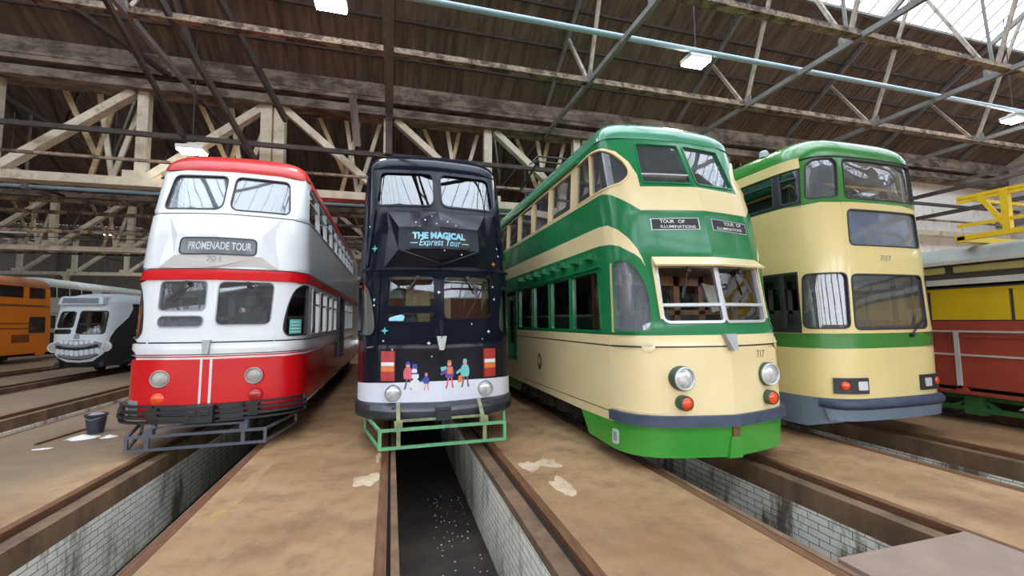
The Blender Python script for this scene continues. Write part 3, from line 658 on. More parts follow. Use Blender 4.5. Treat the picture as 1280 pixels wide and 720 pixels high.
# ================================================================= red and white tram
S = Surf(-2.46, 6.92, BPLAN, BOFF, BSX)
R = thing('double_decker_tram', (S.X, S.Y, 0), 'red and white double-deck tram numbered 701 with promenade tour blind', 'tram')
m = S.smax
outer = [(-m, .45), (m, .45), (m, 4.16), (-m, 4.16)]
uw = rpoly([(-.93, 3.48), (-.06, 3.48), (-.07, 4.06), (-.89, 4.05)], [.09, .13, .09, .09]); uwR = mirror(uw)
wl = rpoly([(-.71, 1.92), (-.09, 1.92), (-.10, 2.335), (-.72, 2.335)], .07); slot = rpoly([(-.69, 1.69), (-.10, 1.69), (-.10, 1.83), (-.69, 1.83)], .069); wr = rpoly([(.07, 1.71), (.74, 1.71), (.76, 2.33), (.06, 2.33)], .09)
up_sp = [(1.46, 2.68), (2.84, 3.66), (3.80, 4.62), (4.76, 5.58), (5.72, 6.54), (6.68, 7.5), (7.64, 8.46), (8.6, 9.42), (9.56, 10.4)]
lo_sp = [(1.90, 2.62), (2.80, 3.52), (3.70, 4.42), (4.58, 5.30)]; lo_sp2 = [(7.2, 8.0), (8.15, 8.95), (9.1, 9.9)]
holes = [uw, uwR, wl, slot, wr, CABWIN, mirror(CABWIN), door, mirror(door)] + rects(up_sp, 3.44, 4.02, .04) + rects(lo_sp + lo_sp2, 1.54, 2.29, .04)
bands = [band(.0, 1.28, 1, S), band(2.36, 2.52, 1, S), band(1.455, 1.475, 2, S), band(3.385, 3.402, 2, S), band(2.52, 2.535, 2, S), band(1.292, 1.305, 2, S), band(1.235, 1.262, 3, S),
         ([(-.075, .45), (-.045, .45), (-.045, 1.262), (-.075, 1.262)], 3), ([(.045, .45), (.075, .45), (.075, 1.262), (.045, 1.262)], 3),
         ([(1.58, .46), (1.60, .46), (2.5, .46), (2.5, .485), (1.6, .485)], 3), ([(1.28, .45), (m, .45), (m, .475), (1.28, .475)], 3), ([(-m, .45), (-1.28, .45), (-1.28, .475), (-m, .475)], 3), ([(-1.35, .45), (-.9, .45), (-.9, .68), (-1.35, .68)], 4)]
skin(S, 'body_shell', outer, holes, bands, [M['white'], M['red'], M['black_line'], M['pink_line'], M['grey_plate']], R)
roof(S, 'roof', M['roof_red'], R)
window(S, uw, R, 'upper_windscreen', 'dark_frame', 'pane_pale_reflect', .02, .01); window(S, uwR, R, 'upper_windscreen', 'dark_frame', 'pane_pale_reflect', .02, .01)
window(S, wl, R, 'lower_windscreen', 'grey_plate', 'pane_grey_reflect', .015, .008); window(S, slot, R, 'lower_windscreen_slot', 'grey_plate', 'pane_pale_reflect', .015, .008); window(S, wr, R, 'lower_windscreen', 'grey_plate', 'pane_grey_reflect', .015, .008)
cw = window(S, CABWIN, R, 'cab_side_window', 'dark_frame', 'pane', .02, .008); window(S, mirror(CABWIN), R, 'cab_side_window', 'dark_frame', 'pane', .02, .008)
st = patch(S, 'green_notice', [(1.03, 1.56), (1.28, 1.56), (1.28, 1.78), (1.03, 1.78)], M['aqua'], cw, -.01)
for k in range(4): strip(S, (1.05, 1.59 + .05 * k), (1.26, 1.59 + .05 * k), .012, -.006, .012).build('notice_line', M['letter'], st)
side_row(S, R, up_sp, 3.44, 4.02, (-1, 1), .04, 'silver', 'pane', [3.8], 'side_window', .02); side_row(S, R, lo_sp + lo_sp2, 1.54, 2.29, (-1, 1), .04, 'silver', 'pane', [2.05], 'side_window', .02)
hexpanel(S, R, M['white'], .80, 3.36, 2.545, .58, 2.72, 3.05, .09)
F = Flat(S, .09)
def capsule(w, z0, z1, r): return rpoly([(-w, z0), (w, z0), (w, z1), (-w, z1)], r)
class FS(Flat):
    def N(s, a, z, side=1): return (0, -1, 0)
FF = FS(S, .09); FF.off = S.off; FF.sx = S.sx; FF.smax = S.smax
rim(FF, capsule(.50, 2.745, 2.975, .06), .018, .014, .0).build('destination_surround', M['dark_frame'], R)
db = patch(FF, 'destination_box', capsule(.50, 2.745, 2.975, .06), M['blind_grey'], R, .008)
lettering(FF, 'PROMENADE TOUR', (.03, 2.862), .13, 'letter_dim', db, 'destination_lettering', .013, .003, 0, .84, grow=1.25)
lettering(FF, '701', (-.03, 2.665), .14, 'num_grey', R, 'fleet_number', .004, 0, 0, .19, grow=.8)
for sg in (-1, 1):
    lamp(S, sg * .583, .978, .110, R, 'headlamp', 'red', 'lens_dull', .02, 1, 'lens', .025, 'grey_plate'); lamp(S, sg * .60, .706, .092, R, 'indicator_lamp', 'red', 'amber' if sg < 0 else 'redlens', .02, 1)
    strip(S, (sg * 1.7, 4.10), (sg * (m - 1.3), 4.09), .05, .03).build('roof_gutter', M['roof_red'], R)
    dd = rim(S, door if sg > 0 else mirror(door), .05, .06, .1).build('doorway', M['fender_grey'], R)
    for o in (0, .48): skin(S, 'door', [(sg * (a + o), b) for a, b in (dl if sg > 0 else dl[::-1])], [rpoly([(sg * (a + o), b) for a, b in ((5.74, 1.2), (6.02, 1.2), (6.02, 2.2), (5.74, 2.2))], .04)], [], [M['red']], dd, -.10)
    strip(S, (sg * .82, 1.31), (sg * .82, 2.34), .008, .003).build('panel_seam', M['white'], R)
rimsolid(S, [(-1.5, 2.365), (1.5, 2.365), (1.5, 2.40), (-1.5, 2.40)], .02).build('belt_rail', M['red'], R)
nb = MB(); y0 = S.P(0, 1.45)[1]
nb.add([(-.05, y0 - .05, 1.50), (.05, y0 - .05, 1.50), (.035, y0 - .07, 1.31), (-.035, y0 - .07, 1.31), (-.05, y0 + .05, 1.5), (.05, y0 + .05, 1.5), (.035, y0 + .03, 1.31), (-.035, y0 + .03, 1.31)],
       [(3, 2, 1, 0), (4, 0, 1, 5), (0, 4, 7, 3), (1, 2, 6, 5), (3, 7, 6, 2)]); nb.build('nose_plate', M['grey_plate'], R)
# battered steel bumper: bent bars stood off the body, with a coupler block
bp = MB()
def barpath(z, off, s0, s1, n=26): return [(lambda p, q: (p[0] + q[0] * off, p[1] + q[1] * off, z))(S.P(s0 + (s1 - s0) * k / n, z), S.N(s0 + (s1 - s0) * k / n, z)) for k in range(n + 1)]
for z, hh, off in ((.615, .03, .05), (.545, .035, .085), (.475, .04, .095), (.405, .03, .08)):
    pts = barpath(z, off, -1.36, 1.30)
    for a, b in zip(pts, pts[1:]): bp.beam(a, b, .05, hh)
for s0 in (-1.36, -.62, .46, 1.29):
    a = barpath(.63, .08, s0, s0 + .01, 1)[0]; b = barpath(.39, .08, s0, s0 + .01, 1)[0]; bp.beam(a, b, .04, .06, 0, (0, 1, 0))
bo = bp.build('bumper', M['black_steel'], R)
bevel(MB().box((-.16, -.17, .40), (.17, .06, .635)).box((-.12, -.185, .50), (-.02, -.16, .57)).box((.03, -.185, .50), (.13, -.16, .57)).build('coupler_block', M['black_steel'], bo), .012)
for s0, s1 in ((-.62, -.2), (.2, .46)):
    bpl = MB(); pts0 = barpath(.60, .06, s0, s1, 10); pts1 = barpath(.40, .09, s0, s1, 10)
    for k in range(10): bpl.add([pts1[k], pts1[k + 1], pts0[k + 1], pts0[k]], [(0, 1, 2, 3)])
    bpl.build('bumper_plate', M['black_steel'], bo)
wheel_guard(R, -.12, M['fender_grey'], M['fender_grey'], .80, .10, .27)
wiper(S, R, (-.36, 2.31), (-.52, 2.12)); wiper(S, R, (.42, 2.31), (.55, 2.2))
fan = MB()
for k in range(4): a = k * PI / 2 + .5; fan.beam((-.35, .42, 2.2), (-.35 + .16 * math.cos(a), .42, 2.2 + .1 * math.sin(a)), .06, .02)
fan.lathe((-.35, .40, 2.2), (0, -1, 0), [(.04, 0), (.04, .04), (.001, .05)], 12); fan.beam((-.35, .42, 2.2), (-.35, .5, 2.38), .02, .02); fan.build('cab_fan', M['copper_black'], R)
hd = MB(); hd.lathe((.32, .7, 1.95), (0, 0, 1), [(.05, 0), (.16, .05), (.17, .2), (.12, .28), (.001, .3)], 16); hd.box((.1, .75, 1.0), (.55, .95, 1.9)); hd.build('cab_seat', M['inside_dark'], R)
interior(S, R, bulk=1.9); cab_back(R, 1.6, .85, 2.34, 'inside', 'inside_dark'); controller(R, -.4, .8, .85)
bogie(R, 3.6); bogie(R, 9.6); underframe(R, S.L, .8, .60)
tb = MB(); tb.box((-.35, 2.9, 4.66), (.35, 4.3, 4.74)); tb.tube([(-.3, 3.0, 4.74), (-.3, 3.0, 5.05), (.3, 3.0, 5.05), (.3, 3.0, 4.74)], .02); tb.tube([(-.3, 4.0, 4.74), (-.3, 4.0, 5.1), (.3, 4.0, 5.1), (.3, 4.0, 4.74)], .02); tb.tube([(0, 3.2, 4.95), (.0, 7.0, 5.15)], .025); tb.build('trolley_base', M['copper_black'], R)

# ================================================================= black tram
S = Surf(.68, 6.08, BPLAN, BOFF, BSX)
B = thing('double_decker_tram', (S.X, S.Y, 0), 'glossy black double-deck tram with winter stickers and white bumper band', 'tram')
m = S.smax
outer = [(-m, .42), (m, .42), (m, 4.16), (-m, 4.16)]
uw = rpoly([(-.98, 3.51), (-.07, 3.51), (-.07, 4.085), (-.96, 4.08)], [.08, .12, .1, .1])
wl = rpoly([(-.74, 1.945), (-.09, 1.945), (-.09, 2.375), (-.74, 2.375)], .07); slot = rpoly([(-.74, 1.72), (-.10, 1.72), (-.10, 1.84), (-.74, 1.84)], [.05, .06, .02, .02]); wr = rpoly([(.05, 1.76), (.78, 1.76), (.79, 2.375), (.06, 2.375)], .08)
up_sp = [(1.5, 2.68), (2.84, 3.66), (3.80, 4.62), (4.76, 5.58), (5.72, 6.54), (6.68, 7.5), (7.64, 8.46), (8.6, 9.42)]; lo_sp = [(1.90, 2.62), (2.80, 3.52), (3.70, 4.42), (4.58, 5.30)]; lo_sp2 = [(7.2, 8.0), (8.15, 8.95), (9.1, 9.9)]
holes = [uw, mirror(uw), wl, slot, wr, CABWIN, mirror(CABWIN), door, mirror(door)] + rects(up_sp, 3.46, 4.02, .04) + rects(lo_sp + lo_sp2, 1.56, 2.29, .04)
bands = [([(-m, .42), (-1.2, .42), (-1.2, 1.46), (-m, 1.46)], 2), ([(1.3, .42), (m, .42), (m, 1.46), (1.3, 1.46)], 0), ([(-1.46, .42), (1.46, .42), (1.46, .86), (.9, .885), (0, .90), (-.9, .885), (-1.46, .86)], 1)]
skin(S, 'body_shell', outer, holes, bands, [M['black'], M['white_wrap'], M['maroon']], B)
roof(S, 'roof', M['black'], B)
for p in (uw, mirror(uw)): window(S, p, B, 'upper_windscreen', 'black', 'pane_dark', .03, .012)
window(S, wl, B, 'lower_windscreen', 'black', 'pane', .03, .012); window(S, slot, B, 'lower_windscreen_slot', 'black', 'pane', .02, .01); window(S, wr, B, 'lower_windscreen', 'black', 'pane', .03, .012)
for p in (CABWIN, mirror(CABWIN)):
    window(S, p, B, 'cab_side_window', 'black', 'pane', .025, .01)
    patch(S, 'cab_side_blind', p, M['curtain'], B, -.06)
side_row(S, B, up_sp, 3.46, 4.02, (-1, 1), .04, 'black', 'pane_dark', None, 'side_window', .02); side_row(S, B, lo_sp + lo_sp2, 1.56, 2.29, (-1, 1), .04, 'black', 'pane_dark', None, 'side_window', .02)
hexpanel(S, B, M['black'], .80, 3.40, 2.515, .61, 2.76, 3.11, .17)
FF = FS(S, .17); FF.off = S.off; FF.sx = S.sx; FF.smax = S.smax
rim(FF, capsule(.46, 2.80, 3.03, .06), .03, .02, .0).build('sign_surround', M['black'], B)
sb = patch(FF, 'sign_board', capsule(.46, 2.80, 3.03, .06), M['blind'], B, .01)
lettering(FF, 'THE MAGICAL', (-.01, 2.972), .13, 'ice', sb, 'sign_lettering', .018, .007, 0, .80)
lettering(FF, 'Express Tour', (.0, 2.852), .15, 'ice', sb, 'sign_lettering', .018, .002, .3, .62, 1.06)
for a, b in ((-.44, -.33), (.33, .44)): strip(FF, (a, 2.86), (b, 2.86), .012, .018, -.008).build('sign_rule', M['ice'], sb)
for sg in (-1, 1):
    mb = MB(); vs = [FF.P(sg * a, z, d) for a, z, d in ((.0, 2.53, -.06), (.60, 2.755, .0), (.60, 2.78, .005), (.0, 2.56, -.04))]
    mb.add(vs, [(0, 1, 2, 3)] if sg > 0 else [(3, 2, 1, 0)]); mb.build('panel_edge_trim', M['black'], B)
    strip(S, (sg * 1.10, 2.53), (sg * 1.02, 3.42), .05, .03).build('corner_moulding', M['black'], B)
    lamp(S, sg * .66, .755, .105, B, 'headlamp', 'white_wrap', 'lens', .03, 1, 'lens', .02, 'grey_plate')
    z0 = .915; cl = rimsolid(S, [(sg * a, z) for a, z in ([(.63, z0), (.82, z0), (.82, 1.32), (.63, 1.32)] if sg > 0 else [(.82, z0), (.63, z0), (.63, 1.32), (.82, 1.32)])], .03).build('tail_light_cluster', M['redlens'], B)
    for za, zb, mm, nm in ((1.12, 1.17, 'letter', 'reversing_lens'), (1.045, 1.115, 'orangelens', 'indicator_lens'), (.92, 1.04, 'redlens', 'stop_lens'), (1.175, 1.315, 'redlens', 'tail_lens')):
        rimsolid(S, [(sg * a, z) for a, z in ([(.64, za), (.81, za), (.81, zb), (.64, zb)] if sg > 0 else [(.81, za), (.64, za), (.64, zb), (.81, zb)])], .045, -.02).build(nm, M[mm], cl)
    dd = rim(S, door if sg > 0 else mirror(door), .03, .01, .1).build('doorway', M['black'], B)
    for o in (0, .48): skin(S, 'door', [(sg * (a + o), b) for a, b in (dl if sg > 0 else dl[::-1])], [], [], [M['black']], dd, -.10)
rimsolid(S, [(-1.3, 2.465), (1.3, 2.465), (1.3, 2.50), (-1.3, 2.50)], .035).build('belt_rail', M['black'], B)
for a, b in ((-.90, -.05), (.05, .90)): strip(S, (a, 1.485), (b, 1.485), .025, .03).build('waist_rail', M['black'], B)
for a in (-.90, .90): strip(S, (a, 1.5), (a * .96, 2.46), .025, .02).build('panel_beading', M['black'], B)
nb = MB(); y0 = S.P(0, 1.45)[1]
nb.add([(-.07, y0 - .08, 1.52), (.07, y0 - .08, 1.52), (.03, y0 - .10, 1.33), (-.03, y0 - .10, 1.33), (-.07, y0 + .05, 1.52), (.07, y0 + .05, 1.52), (.03, y0 + .03, 1.33), (-.03, y0 + .03, 1.33)],
       [(3, 2, 1, 0), (4, 0, 1, 5), (0, 4, 7, 3), (1, 2, 6, 5), (3, 7, 6, 2)]); nb.build('nose_plate', M['grey_plate'], B)
ridge = MB(); y1 = S.P(0, 1.6)[1]; ridge.add([(-.03, y1 - .01, 1.74), (.03, y1 - .01, 1.74), (.13, y0 - .01, 1.50), (0, y0 - .09, 1.50), (-.13, y0 - .01, 1.50)], [(4, 3, 0), (3, 1, 0), (3, 2, 1)]); ridge.build('nose_ridge', M['black'], B)
# bumper: thick black plank bent to the nose, with a coupler block
bp = MB(); pts0 = []; n = 30
for k in range(n + 1):
    s_ = -1.5 + 3.0 * k / n; p = S.P(s_, .5); q = S.N(s_, .5); pts0.append((Vector(p), Vector(q)))
ring = lambda p, q: [tuple(p + q * a * min(1, .15 + .85 * (1 - abs(p.x) / 1.16)* 2.2) + Vector((0, 0, z - .5))) for a, z in ((.0, .62), (.10, .60), (.17, .54), (.17, .46), (.13, .42), (.0, .42))]
vs = [v for p, q in pts0 for v in ring(p, q)]; fs = [(i * 6 + j, (i + 1) * 6 + j, (i + 1) * 6 + j + 1, i * 6 + j + 1) for i in range(n) for j in range(5)] + [tuple(range(5, -1, -1)), tuple(range(n * 6, n * 6 + 6))]
fs = [f[::-1] for f in fs]
bp.add(vs, fs); bo = bp.build('bumper', M['navy_rubber'], B, True, auto=.5)
bo.data.materials[0] = mat('black bumper paint', (.022, .026, .034), .4, var=.3, scale=5, coat=.3)
bevel(MB().box((-.10, -.27, .42), (.10, .0, .60)).box((-.07, -.29, .55), (.07, -.2, .585)).box((-.02, -.25, .28), (.02, -.18, .44)).build('coupler_block', M['black_steel'], bo), .01)
wheel_guard(B, -.36, M['fender_green'], M['rust_green'], .80, .15, .37, .9, .42)
# printed figures and stars stuck on the nose
def blob(pts, mname, par, d=.006, name='printed_shape', r=.02): return patch(S, name, rpoly(pts, r, 3), M[mname], par, d, .06)
def disc(c, r, n=14, k=1): return [(c[0] + r * math.cos(2 * PI * i / n), c[1] + r * k * math.sin(2 * PI * i / n)) for i in range(n)]
def person(name, s, z, h, coat, legs, hat, arm=0, skirt=False):
    k = h
    root = blob([(s - .15 * k, z + .38 * k), (s + .15 * k, z + .38 * k), (s + .17 * k, z + .62 * k), (s + .10 * k, z + .80 * k), (s - .10 * k, z + .80 * k), (s - .17 * k, z + .62 * k)], coat, B, .006, name)
    for e in (-1, 1): blob([(s + e * .05 * k, z + .40 * k), (s + e * .05 * k + .05 * k, z + .40 * k), (s + e * .12 * k + .04 * k, z + .02 * k), (s + e * .12 * k + e * .05 * k, z), (s + e * .12 * k - .03 * k, z + .02 * k)][::1], legs, root, .005, 'printed_leg', .005)
    patch(S, 'printed_face', disc((s, z + .87 * k), .075 * k), M['skin'], root, .008); patch(S, 'printed_hat', [(s - .085 * k, z + .90 * k), (s + .085 * k, z + .90 * k), (s + .05 * k, z + 1.0 * k), (s - .05 * k, z + 1.0 * k)], M[hat], root, .010)
    if arm: blob([(s + arm * .12 * k, z + .70 * k), (s + arm * .34 * k, z + .55 * k), (s + arm * .30 * k, z + .48 * k), (s + arm * .10 * k, z + .58 * k)] if arm > 0 else [(s + arm * .10 * k, z + .58 * k), (s + arm * .30 * k, z + .48 * k), (s + arm * .34 * k, z + .55 * k), (s + arm * .12 * k, z + .70 * k)], coat, root, .007, 'printed_arm', .005)
    return root
person('printed_figure', -.455, .79, .38, 'pink', 'grey_print', 'blue', 1)
sm = patch(S, 'printed_snowman', disc((-.355, .86), .075), M['letter'], B, .009); patch(S, 'snowman_body', disc((-.355, .975), .05), M['letter'], sm, .011); patch(S, 'snowman_head', disc((-.365, 1.045), .037), M['letter'], sm, .012); patch(S, 'snowman_hat', [(-.40, 1.075), (-.325, 1.075), (-.335, 1.14), (-.39, 1.14)], M['blue'], sm, .013); patch(S, 'snowman_scarf', [(-.41, 1.0), (-.31, 1.0), (-.31, 1.02), (-.41, 1.02)], M['blue'], sm, .014)
person('printed_figure', -.205, .775, .245, 'blue', 'skin', 'pink', -1); person('printed_figure', .115, .79, .39, 'purple', 'pink', 'orangeprint', -1); person('printed_figure', .345, .79, .40, 'teal', 'grey_print', 'teal', -1)
patch(S, 'printed_parcel', rpoly([(.08, .99), (.16, .99), (.16, 1.09), (.08, 1.09)], .01), M['orangeprint'], B, .014); patch(S, 'printed_bag', rpoly([(.235, .87), (.31, .87), (.30, .96), (.245, .96)], .01), M['orangeprint'], B, .012); patch(S, 'printed_scarf', [(.0, 1.03), (.07, 1.06), (.07, 1.10), (-.01, 1.09)], M['teal'], B, .012)
def star(s, z, r, mname, d=.014):
    p = []
    for k in range(8): a = k * PI / 4; rr = r if k % 2 == 0 else r * .38; p.append((s + rr * math.cos(a), z + rr * math.sin(a)))
    patch(S, 'star_sticker', p, M[mname], B, d, .2)
for s, z, r, c in ((-.78, 1.60, .055, 'aqua'), (-.02, 1.56, .03, 'teal'), (-.02, 2.14, .03, 'letter'), (.86, 2.05, .028, 'letter'), (.84, 2.24, .022, 'letter'), (.73, 1.565, .03, 'letter'), (.46, 1.68, .018, 'letter'), (-.95, 2.04, .03, 'ice'), (-.95, 1.96, .022, 'letter'), (-.80, 1.46, .02, 'letter'), (-.17, 1.42, .03, 'letter'), (-.67, 1.34, .018, 'letter'), (-.13, 1.24, .016, 'letter'), (.62, 1.46, .018, 'letter'),
                   (-.97, 2.80, .055, 'aqua'), (1.06, 2.97, .045, 'aqua'), (.88, 2.60, .045, 'orangelens'), (1.0, 2.74, .022, 'letter'), (.98, 2.86, .02, 'letter'), (-1.12, 2.68, .018, 'letter'), (-1.10, 3.15, .018, 'letter'), (1.12, 2.66, .025, 'pink')): star(s, z, r, c)
for s, z, r in ((-.36, 3.18, .02), (-.22, 3.22, .025), (-.05, 3.16, .02), (.12, 3.20, .022), (.25, 3.15, .018), (-.12, 3.28, .016), (.06, 2.75, .018), (.32, 2.70, .022), (-.3, 3.12, .012), (.02, 3.24, .012)): patch(FF, 'snow_sticker', disc((s, z), r * .6, 8), M['letter'], B, .008, .2)
patch(S, 'slot_sticker', rpoly([(-.73, 1.735), (-.52, 1.735), (-.50, 1.80), (-.55, 1.825), (-.62, 1.81), (-.72, 1.78)], .02), M['ice'], B, .012)
wiper(S, B, (-.32, 2.36), (-.42, 2.22)); wiper(S, B, (.42, 2.36), (.52, 2.2))
MB().beam(S.P(-1.02, 1.37, .05), S.P(-.92, 1.385, .05), .02, .02).build('grab_handle', M['chrome'], B)
interior(S, B, bulk=1.9)
pb = MB()
for x0, x1 in ((-.45, -.05), (.06, .30)): pb.box((x0, 1.30, .85), (x1, 1.36, 2.32))
pb.build('cab_partition', M['wood_pale'], B)
pb = MB(); pb.box((-1.0, 1.45, .85), (1.0, 1.5, 2.12)); pb.build('cab_reflection_panel', M['brick_reflect'], B)  # imitates the red brick building reflected in the windscreens
pb = MB(); pb.box((-1.0, 1.43, 2.12), (1.0, 1.5, 2.26)); pb.build('cab_reflection_top', M['letter_dim'], B)  # pale top edge of the same imitated reflection
controller(B, -.45, .75, .85)
bogie(B, 3.6); bogie(B, 9.6); underframe(B, S.L, .8, .58)
tb = MB(); tb.box((.15, 1.9, 4.60), (.55, 2.2, 4.74)); tb.lathe((.22, 1.92, 4.74), (0, 0, 1), [(.06, 0), (.06, .05), (.001, .07)], 10); tb.build('roof_ventilator', M['black'], B)

# ================================================================= cream tram with green roof
S = Surf(6.94, 4.48, CPLAN, COFF, CSX, L=13, eave=4.08, crown=.46, dome=1.3, rk=.5)
C = thing('double_decker_tram', (S.X, S.Y, 0), 'flat-fronted cream double-deck tram numbered 707 with green roof and grey bumper', 'tram')
m = S.smax
outer = [(-m, .20), (-1.36, .18), (-1.15, .24), (-.9, .29), (.9, .29), (1.15, .24), (1.36, .18), (m, .20), (m, 4.08), (-m, 4.08)]
cu_ = rpoly([(-1.18, 3.47), (-.76, 3.47), (-.72, 3.98), (-.78, 4.05), (-1.06, 4.04), (-1.15, 3.97)], [.07, .05, .05, .05, .05, .05]); cuR = mirror(cu_)
uf = rpoly([(-.62, 3.45), (.62, 3.45), (.62, 4.03), (-.62, 4.03)], .07); ufw = uf
dw = rpoly([(-.63, 2.765), (.80, 2.765), (.81, 3.27), (-.61, 3.27)], .07)
cl_ = rpoly([(-1.35, 1.58), (-.80, 1.58), (-.76, 2.34), (-1.30, 2.34)], .08); clR = mirror(cl_)
wf = rpoly([(-.71, 1.56), (.68, 1.56), (.70, 2.32), (-.67, 2.32)], .08)
# the front faces are wide and sit to the off side of the corner window
uf = rpoly([(-.61, 3.46), (.88, 3.46), (.90, 4.04), (-.60, 4.04)], .07)
cuR = rpoly([(1.0, 3.47), (1.18, 3.47), (1.15, 3.97), (1.06, 4.04), (1.0, 4.04)], .04); clR = rpoly([(.86, 1.58), (1.35, 1.58), (1.30, 2.34), (.84, 2.34)], .08)
sw = [(1.33, 1.55), (1.60, 1.55), (1.90, 1.55), (2.8, 1.55), (2.8, 2.40), (1.33, 2.40)]
up_sp = [(1.28, 1.56), (1.70, 2.70), (2.86, 3.86), (4.02, 5.02), (5.18, 6.18), (6.34, 7.34), (7.5, 8.5), (8.66, 9.66)]
dr = [(1.38, .5), (2.6, .5), (2.6, 2.36), (1.38, 2.36)]; drL = rpoly([(-2.45, 1.56), (-1.40, 1.56), (-1.40, 2.36), (-2.45, 2.36)], .03)
lo_sp = [(3.0, 4.0), (4.15, 5.15), (5.3, 6.3), (6.45, 7.45), (7.6, 8.6)]
holes = [cu_, cuR, uf, dw, cl_, clR, wf, drL, mirror(drL)] + rects(up_sp, 3.46, 4.00, .05) + rects(lo_sp, 1.6, 2.34, .05)
bands = [band(3.395, 4.2, 1, S), band(1.285, 1.495, 1, S), ([(-m, 3.41), (-1.245, 3.41), (-1.22, 4.05), (-m, 4.05)], 3), ([(1.245, 3.41), (m, 3.41), (m, 4.05), (1.22, 4.05)], 3),
         ([(-m, 1.50), (-1.385, 1.50), (-1.375, 2.40), (-m, 2.40)], 3), ([(1.385, 1.50), (m, 1.50), (m, 2.40), (1.375, 2.40)], 3), ([(-m, 0), (m, 0), (m, .585), (1.3, .60), (-1.3, .60), (-m, .585)], 2)]
skin(S, 'body_shell', outer, holes, bands, [M['cream7'], M['leaf_green'], M['blue_grey'], M['dark_frame']], C)
roof(S, 'roof', M['leaf_green'], C)
for sg in (-1, 1): strip(S, (sg * 1.22, 4.03), (sg * (m - 1), 4.03), .16, .02).build('cantrail', M['cream7'], C)
window(S, cu_, C, 'corner_window', 'dark_frame', 'pane_pale_reflect', .018, .008); window(S, cuR, C, 'corner_window', 'dark_frame', 'pane', .018, .008)
window(S, uf, C, 'upper_windscreen', 'dark_frame', 'pane_grey_reflect', .018, .008); window(S, dw, C, 'destination_window', 'dark_frame', 'pane_slate', .02, .008)
window(S, cl_, C, 'corner_window', 'dark_frame', 'pane_grey_reflect', .02, .008); window(S, clR, C, 'corner_window', 'dark_frame', 'pane_grey_reflect', .02, .008); window(S, wf, C, 'lower_windscreen', 'dark_frame', 'pane_grey_reflect', .02, .008)
for p in (drL, mirror(drL)): window(S, p, C, 'cab_side_window', 'dark_frame', 'pane_dark', .02, .006, [((p[0][0] * 0 + (-1.66 if p is drL else 1.66), 1.57), ((-1.66 if p is drL else 1.66), 2.35), .06)])
side_row(S, C, up_sp, 3.46, 4.00, (-1, 1), .05, 'fender_grey', 'pane_dark', [3.82], 'side_window', .02, 'fender_grey'); side_row(S, C, lo_sp, 1.6, 2.34, (-1, 1), .05, 'dark_frame', 'pane_dark', None, 'side_window', .02)
strip(S, (-1.6, 4.085), (1.6, 4.085), .02, .012).build('roof_seam', M['dark_frame'], C)
lettering(S, '707', (.0, 2.575), .13, 'num_grey', C, 'fleet_number', .004, 0, 0, .22, grow=.9)
for a, b in (((-1.25, .62), (-1.25, 1.28)), ((-1.25, 2.42), (-1.25, 3.38)), ((-.70, 2.42), (-.70, 3.38))): strip(S, a, b, .006, .002).build('panel_seam', M['cream7'], C)
for sg in (-1, 1):
    a0, a1 = (-1.05, -.59) if sg < 0 else (.41, .90)
    cl = rimsolid(S, [(a0, .67), (a1, .67), (a1, .885), (a0, .885)], .025).build('lamp_cluster', M['dark_frame'], C)
    am = -.92 if sg < 0 else .80; wl_ = -.69 if sg < 0 else .56
    rimsolid(S, [(wl_ - .16 if sg < 0 else wl_ + .07, .675), (wl_ - .085 if sg < 0 else wl_ + .15, .675), (wl_ - .085 if sg < 0 else wl_ + .15, .88), (wl_ - .16 if sg < 0 else wl_ + .07, .88)], .027).build('cluster_recess', M['dark_frame'], cl)
    MB().lathe(S.P(am, .78, .0), S.N(am, .78), [(.06, 0), (.06, .03), (.045, .042), (.0005, .046)], 20).build('amber_lens', M['amber'], cl, True)
    rimsolid(S, rpoly([(wl_ - .07, .72), (wl_ + .07, .72), (wl_ + .07, .84), (wl_ - .07, .84)], .02), .035, -.01).build('headlamp_lens', M['lens_clear'], cl)
bp = MB(); n = 34; prof = ((.0, .60), (.05, .59), (.09, .545), (.09, .50), (.06, .475), (.0, .47)); vs = []
for k in range(n + 1):
    s_ = -1.22 + 2.44 * k / n; p = Vector(S.P(s_, .5)); q = Vector(S.N(s_, .5)); vs += [tuple(p + q * a * min(1, (1.25 - abs(s_)) / .25 + .1) + Vector((0, 0, z - .5))) for a, z in prof]
fs = [(i * 6 + j + 1, (i + 1) * 6 + j + 1, (i + 1) * 6 + j, i * 6 + j) for i in range(n) for j in range(5)]; bp.add(vs, fs); bp.build('bumper', M['navy_rubber'], C, True)
rimsolid(S, [(-1.1, .31), (1.1, .31), (1.15, .46), (-1.15, .46)], .05).build('bumper_apron', M['blue_grey'], C)
for sg in (-1, 1): rimsolid(S, [(sg * a, z) for a, z in ([(1.42, .26), (2.4, .26), (2.4, .54), (1.42, .54)] if sg > 0 else [(2.4, .26), (1.42, .26), (1.42, .54), (2.4, .54)])], .015).build('skirt_hatch', M['blue_grey'], C)
wiper(S, C, (.30, 1.46), (.52, 1.66))
MB().beam((-.6, .42, 3.74), (1.0, .42, 3.74), .035, .035).build('handrail', M['yellow_pole'], C)
rv = MB(); rv.lathe((-.95, 1.15, 4.40), (0, 0, 1), [(.07, 0), (.07, .08), (.05, .11), (.001, .12)], 14); rv.build('roof_lamp', M['letter_dim'], C)
interior(S, C, bulk=1.6, up=2.44); cab_back(C, 1.5, .85, 2.38, 'inside', 'inside'); controller(C, -.3, .7, .85)
bogie(C, 3.4); bogie(C, 9.6); underframe(C, S.L, .8, .55)
